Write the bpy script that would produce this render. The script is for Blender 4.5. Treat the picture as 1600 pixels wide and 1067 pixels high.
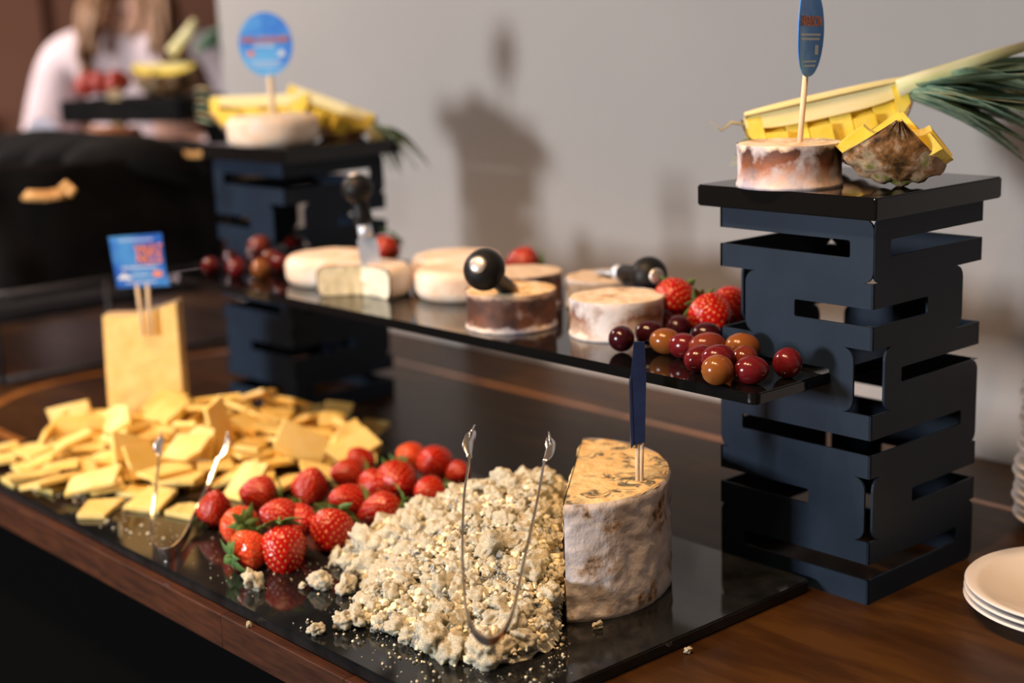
import bpy, bmesh, math, random
from mathutils import Vector, Matrix, Quaternion, noise
PI = math.pi
rnd = random.Random(11)
for o in list(bpy.data.objects): bpy.data.objects.remove(o)
SC = bpy.context.scene
COL = SC.collection

# ---------------------------------------------------------------- camera, world, lights, exposure
cam = bpy.data.cameras.new('camera'); camo = bpy.data.objects.new('camera', cam); COL.objects.link(camo)
CR, CU, CW = Vector((0.664986, 0.746156, -0.032320)), Vector((-0.136615, 0.164071, 0.976943)), Vector((-0.734254, 0.645238, -0.211041))
camo.matrix_world = Matrix(((CR.x, CU.x, -CW.x, 0.77280), (CR.y, CU.y, -CW.y, -1.11564), (CR.z, CU.z, -CW.z, 0.55113), (0, 0, 0, 1)))
cam.sensor_width = 36; cam.lens = 36 * 2316.46 / 1600
cam.dof.use_dof = True; cam.dof.focus_distance = 1.34; cam.dof.aperture_fstop = 2.5
cam.clip_start = 0.01
SC.camera = camo
SC.view_settings.view_transform = 'Standard'; SC.view_settings.look = 'None'
SC.view_settings.gamma = 1; SC.view_settings.use_curve_mapping = False
SC.view_settings.exposure = 0.32
wd = bpy.data.worlds.new('room_air'); SC.world = wd; wd.use_nodes = True
wd.node_tree.nodes['Background'].inputs[0].default_value = (1.0, 0.64, 0.38, 1)
wd.node_tree.nodes['Background'].inputs[1].default_value = 0.085

def area(name, loc, to, sx, sy, power, col, shape='RECTANGLE'):
    l = bpy.data.lights.new(name, 'AREA'); l.shape = shape; l.size = sx; l.size_y = sy; l.energy = power; l.color = col
    o = bpy.data.objects.new(name, l); COL.objects.link(o); o.location = loc
    o.rotation_euler = (Vector(to) - Vector(loc)).to_track_quat('-Z', 'Y').to_euler()
    return o
area('window_daylight', (-1.20, -4.7, 0.88), (-0.2, 0.2, 0.2), 0.60, 0.60, 160, (0.94, 0.965, 1.0))
for i, (x, p) in enumerate([(-1.75, 40), (-1.05, 66), (-0.45, 66), (0.10, 60), (0.60, 40)]):
    l = bpy.data.lights.new('ceiling_spot', 'SPOT'); l.energy = p; l.color = (1.0, 0.62, 0.33); l.shadow_soft_size = 0.05; l.spot_size = math.radians(48); l.spot_blend = 0.6
    o = bpy.data.objects.new('ceiling_spot', l); COL.objects.link(o); o.location = (x, -0.95, 1.8); o.rotation_euler = (Vector((x, -0.20, 0)) - Vector((x, -0.95, 1.8))).to_track_quat('-Z', 'Y').to_euler()
area('room_lamp', (-3.2, -0.8, 1.9), (-3.2, 0.8, 0), 0.5, 0.5, 60, (1.0, 0.86, 0.78), 'DISK')

# ---------------------------------------------------------------- materials
def nodes(m):
    m.use_nodes = True; nt = m.node_tree
    return nt, nt.nodes['Principled BSDF']
def sock(b, k, v):
    if k in b.inputs: b.inputs[k].default_value = v
def M(name, cols, rough=0.5, scale=60, detail=4, stops=None, metal=0, bump=0, bscale=None, sss=0, coat=0, spec=0.5, stretch=(1, 1, 1), rvar=0, nrough=0.6, kind='noise', sssr=(1, .5, .3), trans=0, ior=1.45):
    m = bpy.data.materials.new(name); nt, b = nodes(m); N, L = nt.nodes.new, nt.links.new
    b.inputs['Roughness'].default_value = rough; b.inputs['Metallic'].default_value = metal
    sock(b, 'Specular IOR Level', spec); sock(b, 'IOR', ior)
    if coat: sock(b, 'Coat Weight', coat); sock(b, 'Coat Roughness', 0.06)
    if trans: sock(b, 'Transmission Weight', trans)
    if sss: sock(b, 'Subsurface Weight', sss); sock(b, 'Subsurface Scale', 0.006); b.inputs['Subsurface Radius'].default_value = sssr
    tc = N('ShaderNodeTexCoord'); mp = N('ShaderNodeMapping'); mp.inputs['Scale'].default_value = stretch
    L(tc.outputs['Object'], mp.inputs[0])
    oi = N('ShaderNodeObjectInfo'); ad = N('ShaderNodeVectorMath'); ad.operation = 'ADD'
    mu = N('ShaderNodeVectorMath'); mu.operation = 'SCALE'; mu.inputs['Scale'].default_value = 7.0
    cx = N('ShaderNodeCombineXYZ'); L(oi.outputs['Random'], cx.inputs[0]); L(oi.outputs['Random'], cx.inputs[1]); L(cx.outputs[0], mu.inputs[0])
    L(mp.outputs[0], ad.inputs[0]); L(mu.outputs[0], ad.inputs[1])
    vec = ad.outputs[0]
    if len(cols) > 1:
        if kind == 'voronoi':
            n = N('ShaderNodeTexVoronoi'); n.inputs['Scale'].default_value = scale; fac = n.outputs['Distance']
        else:
            n = N('ShaderNodeTexNoise'); n.inputs['Scale'].default_value = scale; n.inputs['Detail'].default_value = detail; n.inputs['Roughness'].default_value = nrough; fac = n.outputs['Fac']
        L(vec, n.inputs['Vector'])
        r = N('ShaderNodeValToRGB'); L(fac, r.inputs[0])
        st = stops or [0.35 + 0.3 * i / (len(cols) - 1) for i in range(len(cols))]
        while len(r.color_ramp.elements) < len(cols): r.color_ramp.elements.new(0.5)
        for e, s, c in zip(r.color_ramp.elements, st, cols): e.position = s; e.color = (*c, 1)
        out = r.outputs[0]
    else:
        rg = N('ShaderNodeRGB'); rg.outputs[0].default_value = (*cols[0], 1); out = rg.outputs[0]
    if rvar:
        hs = N('ShaderNodeHueSaturation'); mr = N('ShaderNodeMapRange'); mr.inputs['To Min'].default_value = 1 - rvar; mr.inputs['To Max'].default_value = 1 + rvar
        L(oi.outputs['Random'], mr.inputs[0]); L(mr.outputs[0], hs.inputs['Value']); L(out, hs.inputs['Color']); out = hs.outputs[0]
    L(out, b.inputs['Base Color'])
    if bump:
        n2 = N('ShaderNodeTexNoise'); n2.inputs['Scale'].default_value = bscale or scale; n2.inputs['Detail'].default_value = 6; L(vec, n2.inputs['Vector'])
        bp = N('ShaderNodeBump'); bp.inputs['Strength'].default_value = bump; bp.inputs['Distance'].default_value = 0.002
        L(n2.outputs['Fac'], bp.inputs['Height']); L(bp.outputs[0], b.inputs['Normal'])
    return m
def band_mat(name, h, lo, mid, hi, wob=0.35, patch=(0.62, 0.58, 0.56), pscale=45, pthr=0.6, rough=0.6, mottle=0.8):
    """rind that is one colour near the foot, another in the middle and a third at the rim, with patches of bloom"""
    m = bpy.data.materials.new(name); nt, b = nodes(m); N, L = nt.nodes.new, nt.links.new
    b.inputs['Roughness'].default_value = rough
    tc = N('ShaderNodeTexCoord'); sp = N('ShaderNodeSeparateXYZ'); L(tc.outputs['Object'], sp.inputs[0])
    oi = N('ShaderNodeObjectInfo'); cb = N('ShaderNodeCombineXYZ'); L(oi.outputs['Random'], cb.inputs[2]); ad = N('ShaderNodeVectorMath'); ad.operation = 'ADD'
    L(tc.outputs['Object'], ad.inputs[0]); L(cb.outputs[0], ad.inputs[1])
    n = N('ShaderNodeTexNoise'); n.inputs['Scale'].default_value = 60; n.inputs['Detail'].default_value = 6; L(ad.outputs[0], n.inputs['Vector'])
    mr = N('ShaderNodeMapRange'); mr.inputs['From Max'].default_value = h; L(sp.outputs[2], mr.inputs[0])
    ma = N('ShaderNodeMath'); ma.operation = 'MULTIPLY_ADD'; L(n.outputs['Fac'], ma.inputs[0]); ma.inputs[1].default_value = wob; L(mr.outputs[0], ma.inputs[2])
    sb = N('ShaderNodeMath'); sb.operation = 'SUBTRACT'; L(ma.outputs[0], sb.inputs[0]); sb.inputs[1].default_value = wob * 0.5
    r = N('ShaderNodeValToRGB'); L(sb.outputs[0], r.inputs[0]); e = r.color_ramp.elements
    for _ in range(3): e.new(0.5)
    for el, s, c in zip(e, (0.1, 0.19, 0.5, 0.82, 0.92), (lo, mid[0], mid[1], mid[2], hi)): el.position = s; el.color = (*c, 1)
    n5 = N('ShaderNodeTexNoise'); n5.inputs['Scale'].default_value = 28; n5.inputs['Detail'].default_value = 7; L(ad.outputs[0], n5.inputs['Vector'])
    r5 = N('ShaderNodeValToRGB'); L(n5.outputs['Fac'], r5.inputs[0]); r5.color_ramp.elements[0].position = 0.40; r5.color_ramp.elements[0].color = (0.35, 0.30, 0.42, 1); r5.color_ramp.elements[1].position = 0.60; r5.color_ramp.elements[1].color = (1.7, 1.35, 1.0, 1)
    m5 = N('ShaderNodeMix'); m5.data_type = 'RGBA'; m5.blend_type = 'MULTIPLY'; m5.inputs[0].default_value = mottle; L(r.outputs[0], m5.inputs[6]); L(r5.outputs[0], m5.inputs[7]); r = m5
    n2 = N('ShaderNodeTexNoise'); n2.inputs['Scale'].default_value = pscale; n2.inputs['Detail'].default_value = 5; L(ad.outputs[0], n2.inputs['Vector'])
    r2 = N('ShaderNodeValToRGB'); L(n2.outputs['Fac'], r2.inputs[0]); r2.color_ramp.elements[0].position = pthr - 0.05; r2.color_ramp.elements[1].position = pthr + 0.08
    mx = N('ShaderNodeMix'); mx.data_type = 'RGBA'; L(r2.outputs[0], mx.inputs[0]); L(r.outputs[2], mx.inputs[6]); mx.inputs[7].default_value = (*patch, 1)
    L(mx.outputs[2], b.inputs['Base Color'])
    bp = N('ShaderNodeBump'); bp.inputs['Strength'].default_value = 0.5; bp.inputs['Distance'].default_value = 0.002; L(n.outputs['Fac'], bp.inputs['Height']); L(bp.outputs[0], b.inputs['Normal'])
    return m

WALL = M('painted_wall', [(0.375, 0.347, 0.328), (0.395, 0.367, 0.347)], 0.75, 3, bump=0.25, bscale=140)
BROWN = M('brown_panel', [(0.22, 0.10, 0.065), (0.27, 0.13, 0.09)], 0.5, 2)
FLOOR = M('dark_floor', [(0.02, 0.016, 0.014), (0.035, 0.03, 0.025)], 0.6, 5)
WOOD = M('lacquered_walnut', [(0.026, 0.011, 0.004), (0.040, 0.017, 0.0055), (0.066, 0.029, 0.008)], 0.34, 6, 4, stretch=(0.8, 4, 4), spec=0.14, bump=0.03, bscale=40)
STAVE = M('edge_stave_wood', [(0.035, 0.011, 0.005), (0.085, 0.027, 0.010)], 0.42, 18, 5, stretch=(1, 8, 8), rvar=0.5, bump=0.1)
STRIP = M('orange_strip', [(0.28, 0.10, 0.02), (0.36, 0.14, 0.03)], 0.25, 20, coat=0.25)
SKIRT = M('black_skirt', [(0.002, 0.002, 0.002)], 0.95, spec=0.05)
GLASS = M('black_glass', [(0.004, 0.0045, 0.005)], 0.05, spec=0.5)
GLASSD = M('black_glass_dusty', [(0.006, 0.007, 0.008), (0.014, 0.015, 0.016)], 0.075, 30, spec=0.34, bump=0.01)
STEELB = M('black_coated_steel', [(0.006, 0.014, 0.029), (0.009, 0.020, 0.040)], 0.5, 14, spec=0.28, bump=0.02, bscale=900)
CHROME = M('polished_steel', [(0.80, 0.78, 0.76)], 0.22, metal=1)
BLADE = M('blade_steel', [(0.66, 0.72, 0.82)], 0.4, metal=0.55)
CAPM = M('satin_cap', [(0.62, 0.58, 0.55)], 0.38, metal=0.75)
BRASS = M('worn_bolster', [(0.42, 0.26, 0.12)], 0.45, metal=0.6)
BLACKP = M('black_plastic', [(0.006, 0.006, 0.007)], 0.5, spec=0.35)
CHED = M('cheddar', [(0.92, 0.63, 0.17), (0.96, 0.74, 0.29)], 0.5, 30, rvar=0.09, sss=0.25, bump=0.25, bscale=260, sssr=(1, .6, .25))
CHEDW = M('cheddar_block', [(0.90, 0.60, 0.20), (0.94, 0.68, 0.27)], 0.55, 40, sss=0.25, bump=0.3, bscale=220, sssr=(1, .6, .25))
CHEDR = M('cheddar_rind', [(0.55, 0.38, 0.19), (0.66, 0.50, 0.30)], 0.7, 60, bump=0.5, bscale=200)
WHITER = M('bloomy_rind', [(0.80, 0.55, 0.38), (0.86, 0.70, 0.55), (0.84, 0.76, 0.68)], 0.7, 26, 4, bump=0.45, bscale=240, rvar=0.04)
PASTE = M('soft_paste', [(0.84, 0.70, 0.42), (0.88, 0.77, 0.52)], 0.42, 60, bump=0.25, bscale=150)
PASTE2 = M('broken_paste', [(0.78, 0.76, 0.58), (0.88, 0.85, 0.70)], 0.35, 90, bump=0.6, bscale=120)
BARK = band_mat('bark_rind', 0.043, (0.70, 0.68, 0.70), ((0.13, 0.055, 0.03), (0.16, 0.062, 0.028), (0.10, 0.055, 0.045)), (0.50, 0.40, 0.32), patch=(0.30, 0.20, 0.16), pthr=0.62)
BARKW = band_mat('bloomed_bark_rind', 0.043, (0.78, 0.72, 0.66), ((0.55, 0.42, 0.33), (0.24, 0.11, 0.06), (0.66, 0.62, 0.62)), (0.78, 0.74, 0.72), wob=0.9, patch=(0.74, 0.70, 0.70), pthr=0.49, pscale=30, mottle=0.25)
BARKT = band_mat('bark_rind_with_mould', 0.043, (0.70, 0.68, 0.74), ((0.60, 0.5, 0.5), (0.26, 0.10, 0.04), (0.085, 0.04, 0.035)), (0.78, 0.70, 0.60), wob=0.5, patch=(0.60, 0.54, 0.56), pthr=0.57, pscale=40, mottle=0.6)
TOPC = M('rind_top', [(0.60, 0.40, 0.24), (0.80, 0.66, 0.48), (0.84, 0.76, 0.64)], 0.65, 40, 5, bump=0.7, bscale=90)
TOPT = M('tan_rind_top', [(0.66, 0.50, 0.35), (0.72, 0.58, 0.43)], 0.65, 30, bump=0.3, bscale=150)
SCOOP = M('scooped_rind_top', [(0.62, 0.36, 0.12), (0.80, 0.60, 0.34), (0.84, 0.74, 0.58)], 0.6, 50, 6, bump=1.0, bscale=80)
STILR = M('blue_cheese_rind', [(0.10, 0.05, 0.025), (0.45, 0.32, 0.22), (0.64, 0.58, 0.56), (0.66, 0.63, 0.65)], 0.8, 30, 9, stops=[0.35, 0.405, 0.46, 0.6], bump=1.0, bscale=90, nrough=0.62)
def veined(name, body, body2, vein, vs=34, width=0.05, sss=0.0, rough=0.55, nscale=22):
    m = bpy.data.materials.new(name); nt, b = nodes(m); N, L = nt.nodes.new, nt.links.new
    b.inputs['Roughness'].default_value = rough; sock(b, 'Subsurface Weight', sss); sock(b, 'Subsurface Scale', 0.005)
    tc = N('ShaderNodeTexCoord'); oi = N('ShaderNodeObjectInfo'); cx = N('ShaderNodeCombineXYZ'); L(oi.outputs['Random'], cx.inputs[0]); ad = N('ShaderNodeVectorMath'); ad.operation = 'ADD'
    mul = N('ShaderNodeVectorMath'); mul.operation = 'SCALE'; mul.inputs['Scale'].default_value = 3.7; L(cx.outputs[0], mul.inputs[0]); L(tc.outputs['Object'], ad.inputs[0]); L(mul.outputs[0], ad.inputs[1])
    n = N('ShaderNodeTexNoise'); n.inputs['Scale'].default_value = nscale; n.inputs['Detail'].default_value = 3; L(ad.outputs[0], n.inputs['Vector'])
    n3 = N('ShaderNodeTexNoise'); n3.inputs['Scale'].default_value = vs; n3.inputs['Detail'].default_value = 4; n3.inputs['Distortion'].default_value = 1.2; L(ad.outputs[0], n3.inputs['Vector'])
    a = N('ShaderNodeMath'); a.operation = 'SUBTRACT'; L(n3.outputs['Fac'], a.inputs[0]); a.inputs[1].default_value = 0.5
    ab = N('ShaderNodeMath'); ab.operation = 'ABSOLUTE'; L(a.outputs[0], ab.inputs[0])
    r = N('ShaderNodeValToRGB'); L(ab.outputs[0], r.inputs[0]); r.color_ramp.elements[0].position = 0.0; r.color_ramp.elements[0].color = (1, 1, 1, 1); r.color_ramp.elements[1].position = width; r.color_ramp.elements[1].color = (0, 0, 0, 1)
    g = N('ShaderNodeValToRGB'); L(n.outputs['Fac'], g.inputs[0]); g.color_ramp.elements[0].position = 0.47; g.color_ramp.elements[1].position = 0.56
    mm = N('ShaderNodeMath'); mm.operation = 'MULTIPLY'; L(r.outputs[0], mm.inputs[0]); L(g.outputs[0], mm.inputs[1])
    bm = N('ShaderNodeMix'); bm.data_type = 'RGBA'; L(n3.outputs['Fac'], bm.inputs[0]); bm.inputs[6].default_value = (*body, 1); bm.inputs[7].default_value = (*body2, 1)
    mx = N('ShaderNodeMix'); mx.data_type = 'RGBA'; L(mm.outputs[0], mx.inputs[0]); L(bm.outputs[2], mx.inputs[6]); mx.inputs[7].default_value = (*vein, 1)
    L(mx.outputs[2], b.inputs['Base Color'])
    bp = N('ShaderNodeBump'); bp.inputs['Strength'].default_value = 0.6; bp.inputs['Distance'].default_value = 0.0015
    n4 = N('ShaderNodeTexNoise'); n4.inputs['Scale'].default_value = 260; L(ad.outputs[0], n4.inputs['Vector']); L(n4.outputs['Fac'], bp.inputs['Height']); L(bp.outputs[0], b.inputs['Normal'])
    return m
STILP = veined('blue_veined_paste', (0.80, 0.48, 0.15), (0.88, 0.72, 0.42), (0.03, 0.05, 0.055), 44, 0.10, nscale=30)
CRUMB = veined('crumbled_blue_cheese', (0.88, 0.75, 0.46), (0.95, 0.92, 0.76), (0.07, 0.11, 0.15), 100, 0.17, nscale=42)
BERRY = M('strawberry_skin', [(0.33, 0.003, 0.004), (0.45, 0.006, 0.005), (0.56, 0.018, 0.008)], 0.26, 35, sss=0.12, spec=0.55, rvar=0.12, stops=[0.35, 0.55, 0.8])
BERRYO = M('pale_strawberry_skin', [(0.62, 0.03, 0.01), (0.78, 0.10, 0.03)], 0.22, 35, sss=0.15, spec=0.55)
SEED = M('strawberry_seed', [(0.72, 0.36, 0.10)], 0.4)
CALYX = M('strawberry_leaf', [(0.06, 0.15, 0.03), (0.16, 0.28, 0.08)], 0.55, 120, rvar=0.15)
def grape(n, a, b): return M(n, [a, b], 0.16, 40, sss=0.12, spec=0.5, sssr=(1, .3, .2), bump=0.02, bscale=300)
GR = {'red': grape('red_grape_skin', (0.075, 0.004, 0.008), (0.17, 0.012, 0.014)), 'dark': grape('dark_grape_skin', (0.022, 0.003, 0.007), (0.055, 0.006, 0.010)), 'tan': grape('amber_grape_skin', (0.20, 0.085, 0.014), (0.24, 0.055, 0.016)), 'rose': grape('rose_grape_skin', (0.13, 0.016, 0.012), (0.22, 0.045, 0.020))}
PFLESH = M('pineapple_flesh', [(0.93, 0.66, 0.05), (0.96, 0.78, 0.16)], 0.32, 40, stretch=(1, 1, 1), bump=0.3, bscale=150, sssr=(1, .7, .2), rvar=0.05)
PCORE = M('pineapple_core', [(0.95, 0.82, 0.36), (0.97, 0.88, 0.52)], 0.35, 30, stretch=(.4, 3, 3), bump=0.2, bscale=200)
PSKIN = M('pineapple_skin', [(0.05, 0.024, 0.010), (0.26, 0.12, 0.035), (0.50, 0.34, 0.22), (0.22, 0.22, 0.045)], 0.5, 42, 5, stops=[0.36, 0.47, 0.57, 0.66], bump=1, bscale=90)
PLEAF = M('pineapple_leaf', [(0.09, 0.17, 0.11), (0.20, 0.31, 0.22), (0.36, 0.43, 0.26)], 0.45, 25, stretch=(1, 4, 4), rvar=0.25)
PLEAFD = M('dry_pineapple_leaf', [(0.34, 0.30, 0.16), (0.5, 0.42, 0.24)], 0.6, 40)
PWHITE = M('crown_pith', [(0.62, 0.66, 0.28), (0.88, 0.80, 0.55)], 0.5, 20, stretch=(.5, 5, 5))
STICK = M('pale_wood_stick', [(0.74, 0.56, 0.36), (0.80, 0.64, 0.44)], 0.6, 40, stretch=(3, 3, .4))
SIGNB = M('blue_print', [(0.012, 0.075, 0.46), (0.022, 0.14, 0.60), (0.07, 0.30, 0.72)], 0.35, 18)
SIGNP = M('bright_blue_print', [(0.04, 0.19, 0.74), (0.07, 0.29, 0.86), (0.15, 0.50, 0.95)], 0.4, 16)
SIGND = M('dark_blue_print', [(0.008, 0.014, 0.045), (0.014, 0.028, 0.085)], 0.4, 18)
INKO = M('orange_ink', [(0.85, 0.26, 0.10)], 0.5)
INKW = M('white_ink', [(0.72, 0.80, 0.88)], 0.5)
CERAM = M('glazed_ceramic', [(0.72, 0.68, 0.66), (0.75, 0.71, 0.69)], 0.18, 5, coat=0.3)
CLOTHB = M('black_cloth', [(0.005, 0.005, 0.006), (0.010, 0.009, 0.009)], 0.9, 20, bump=0.3, spec=0.15)
CRACK = M('baked_cracker', [(0.46, 0.22, 0.06), (0.68, 0.42, 0.16)], 0.7, 40, rvar=0.15)
BREAD = M('brown_pastry', [(0.20, 0.06, 0.02), (0.38, 0.15, 0.05)], 0.6, 60, bump=0.6)
SKIN = M('person_skin', [(0.50, 0.27, 0.19)], 0.5, sss=0.1)
HAIR = M('blond_hair', [(0.16, 0.075, 0.035), (0.34, 0.19, 0.10)], 0.5, 60, stretch=(6, 6, .6))
BLOUSE = M('white_blouse', [(0.60, 0.46, 0.47), (0.74, 0.62, 0.66)], 0.8, 6, bump=0.2)
CARDI = M('taupe_cardigan', [(0.34, 0.19, 0.14), (0.42, 0.25, 0.19)], 0.85, 8)
TROUS = M('pale_trousers', [(0.60, 0.52, 0.60)], 0.8)
DARKM = M('dark_metal', [(0.02, 0.02, 0.025)], 0.5)
PAPERW = M('white_card', [(0.70, 0.68, 0.80)], 0.7)

# ---------------------------------------------------------------- builders
def mesh(name, vs, fs, mats=None, mi=None, smooth=False):
    me = bpy.data.meshes.new(name); me.from_pydata([tuple(v) for v in vs], [], fs)
    for m in (mats or []): me.materials.append(m)
    if mi:
        for p, i in zip(me.polygons, mi): p.material_index = i
    if smooth:
        for p in me.polygons: p.use_smooth = True
    me.update(); return me
def obj(name, me, parent=None, loc=None, rot=None):
    o = bpy.data.objects.new(name, me); COL.objects.link(o)
    if parent: o.parent = parent
    if loc is not None: o.location = loc
    if rot is not None:
        if isinstance(rot, Quaternion): o.rotation_mode = 'QUATERNION'; o.rotation_quaternion = rot
        else: o.rotation_euler = rot
    return o
def empty(name, loc=(0, 0, 0), rot=None): return obj(name, None, None, loc, rot)
def tag(o, label=None, cat=None, group=None, kind=None):
    if label: o['label'] = label
    if cat: o['category'] = cat
    if group: o['group'] = group
    if kind: o['kind'] = kind
    return o
def dup(o, parent=None):
    c = o.copy(); COL.objects.link(c)
    if parent is not None: c.parent = parent
    for ch in list(o.children): dup(ch, c)
    return c
def from_bm(bm, name, mats, smooth=False):
    me = bpy.data.meshes.new(name); bmesh.ops.recalc_face_normals(bm, faces=bm.faces); bm.to_mesh(me); bm.free()
    for m in (mats if isinstance(mats, list) else [mats]): me.materials.append(m)
    if smooth:
        for p in me.polygons: p.use_smooth = True
    return me
def boxm(name, lo, hi, m, bev=0.0, seg=2):
    bm = bmesh.new(); bmesh.ops.create_cube(bm, size=1)
    for v in bm.verts: v.co = Vector([(a + b) / 2 + c * (b - a) for a, b, c in zip(lo, hi, v.co)])
    if bev: bmesh.ops.bevel(bm, geom=bm.edges[:], offset=bev, segments=seg, affect='EDGES')
    return from_bm(bm, name, m)
def lathe(name, prof, m, n=40, a0=0, a1=2 * PI, smooth=True, mats=None, mi=None, cap=None, wob=0, seed=0):
    full = abs(a1 - a0 - 2 * PI) < 1e-6; vs, fs, ms = [], [], []
    k = n if full else n + 1; R = len(prof)
    for i in range(k):
        a = a0 + (a1 - a0) * i / n
        for (r, z) in prof:
            rr = r * (1 + wob * noise.noise(Vector((math.cos(a) * 2 + seed, math.sin(a) * 2, z * 60))))
            vs.append((rr * math.cos(a), rr * math.sin(a), z))
    for i in range(n):
        j = (i + 1) % k
        for p in range(R - 1):
            fs.append((i * R + p, j * R + p, j * R + p + 1, i * R + p + 1)); ms.append(mi[p] if mi else 0)
    if not full and cap is not None:
        for i in (0, n):
            f = [i * R + p for p in range(R)]; fs.append(tuple(f if i else f[::-1])); ms.append(cap)
    me = mesh(name, vs, fs, mats or [m], ms, smooth)
    bm = bmesh.new(); bm.from_mesh(me); bmesh.ops.remove_doubles(bm, verts=bm.verts, dist=1e-6); bmesh.ops.recalc_face_normals(bm, faces=bm.faces); bm.to_mesh(me); bm.free()
    if not full:
        for p in me.polygons:
            if len(p.vertices) > 4: p.use_smooth = False
    return me
def tube(name, pts, rad, m, n=10, flat=None, smooth=True):
    """sweep of a round or flat section along a path"""
    P = [Vector(p) for p in pts]; vs, fs = [], []; up = Vector((0, 0, 1)); prev = None
    for i, p in enumerate(P):
        t = (P[min(i + 1, len(P) - 1)] - P[max(i - 1, 0)]).normalized()
        if prev is None: a = t.cross(up if abs(t.z) < .95 else Vector((1, 0, 0))).normalized()
        else: a = (prev - t * prev.dot(t)).normalized()
        prev = a; b = t.cross(a); r = rad[i] if isinstance(rad, (list, tuple)) else rad
        for k in range(n):
            an = 2 * PI * k / n
            if flat: vs.append(p + a * math.cos(an) * flat[0] * r + b * math.sin(an) * flat[1] * r)
            else: vs.append(p + a * math.cos(an) * r + b * math.sin(an) * r)
    for i in range(len(P) - 1):
        for k in range(n):
            l = (k + 1) % n; fs.append((i * n + k, i * n + l, (i + 1) * n + l, (i + 1) * n + k))
    fs.append(tuple(range(n))[::-1]); fs.append(tuple((len(P) - 1) * n + k for k in range(n)))
    return mesh(name, vs, fs, [m], None, smooth)
def smoothpath(pts, n=6):
    P = [Vector(p) for p in pts]; out = []
    for i in range(len(P) - 1):
        p0, p1, p2, p3 = P[max(i - 1, 0)], P[i], P[i + 1], P[min(i + 2, len(P) - 1)]
        for k in range(n):
            t = k / n
            out.append(0.5 * ((2 * p1) + (p2 - p0) * t + (2 * p0 - 5 * p1 + 4 * p2 - p3) * t * t + (3 * p1 - p0 - 3 * p2 + p3) * t ** 3))
    out.append(P[-1]); return out
def frame(z, x):
    z = Vector(z).normalized(); x = Vector(x); x = (x - z * x.dot(z)).normalized(); y = z.cross(x)
    return Matrix((x, y, z)).transposed().to_quaternion()
def prism(name, poly, t, m, smooth=False, bev=0):
    """outline (x, z) extruded along y from 0 to t"""
    bm = bmesh.new(); vs = [bm.verts.new((x, 0, z)) for x, z in poly]; f = bm.faces.new(vs)
    r = bmesh.ops.extrude_face_region(bm, geom=[f]); bmesh.ops.translate(bm, verts=[v for v in r['geom'] if isinstance(v, bmesh.types.BMVert)], vec=(0, t, 0))
    bmesh.ops.triangulate(bm, faces=[g for g in bm.faces if len(g.verts) > 4])
    return from_bm(bm, name, m)
SIDE, AWAY, UP = Vector((0.6653, 0.7466, 0)), Vector((-0.7512, 0.6601, 0)), Vector((0, 0, 1))   # directions along and across the diagonal of the table
TZ, SZ, PZ = 0.012, 0.2194, 0.3882                                                              # tops of tray, shelf and stand boards

# ---------------------------------------------------------------- setting
tag(obj('wall_back', boxm('wall_back', (-1.93, 0.493, -0.9), (1.9, 0.62, 2.1), WALL)), kind='structure')
tag(obj('wall_left', boxm('wall_left', (-5.1, -3.5, -0.9), (-5.0, 4.5, 2.1), BROWN)), kind='structure')
tag(obj('wall_far', boxm('wall_far', (-5.0, 4.4, -0.9), (1.9, 4.5, 2.1), BROWN)), kind='structure')
tag(obj('floor', boxm('floor', (-5.1, -3.5, -0.95), (1.9, 4.5, -0.9), FLOOR)), kind='structure')
d = tag(empty('door_1', (-4.99, 0.6, -0.9)), kind='structure')
obj('door_panel', boxm('door_panel', (0, -0.9, 0), (0.04, 0.9, 2.3), BROWN, 0.005), d)
obj('push_bar', tube('push_bar', [(0.09, -0.75, 1.14), (0.09, 0.62, 1.14)], 0.03, DARKM), d)
for y in (-0.7, 0.57): obj('bar_bracket', boxm('bar_bracket', (0.03, y - .05, 1.10), (0.10, y + .05, 1.18), DARKM, 0.01), d)
obj('door_lock', lathe('door_lock', [(0, 0), (.03, 0), (.03, .03), (0, .035)], DARKM, 16), d, (0.04, 0.28, 0.82), (0, PI / 2, 0))

t = tag(empty('buffet_table', (-0.4, 0.03, -0.9)), 'long lacquered dark wooden buffet table with black skirt along the wall', 'table')
def loc(*v): return tuple(Vector(v) - Vector((-0.4, 0.03, -0.9)))
def lb(n, lo, hi, m, bev=0): return obj(n, boxm(n, loc(*lo), loc(*hi), m, bev), t)
lb('table_top', (-2.06, -0.428, -0.034), (1.35, 0.49, 0.0), WOOD, 0.0)
x = -2.06
while x < 1.35:
    w = rnd.uniform(0.10, 0.26); x2 = min(x + w, 1.35)
    o = obj('stave', boxm('stave', (-(x2 - x) / 2 + .00005, -0.008, -0.0175), ((x2 - x) / 2 - .00005, 0.008, 0.0175), STAVE, 0.0007, 1), t, loc((x + x2) / 2, -0.4365 - rnd.uniform(0, .0004), -0.0176))
    x = x2
lb('table_skirt', (-2.02, -0.41, -0.9), (1.3, -0.40, -0.034), SKIRT)
for xx in (-1.95, 1.2):
    for yy in (-.36, .42): lb('leg', (xx - .03, yy - .03, -.9), (xx + .03, yy + .03, -.034), DARKM)
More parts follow.
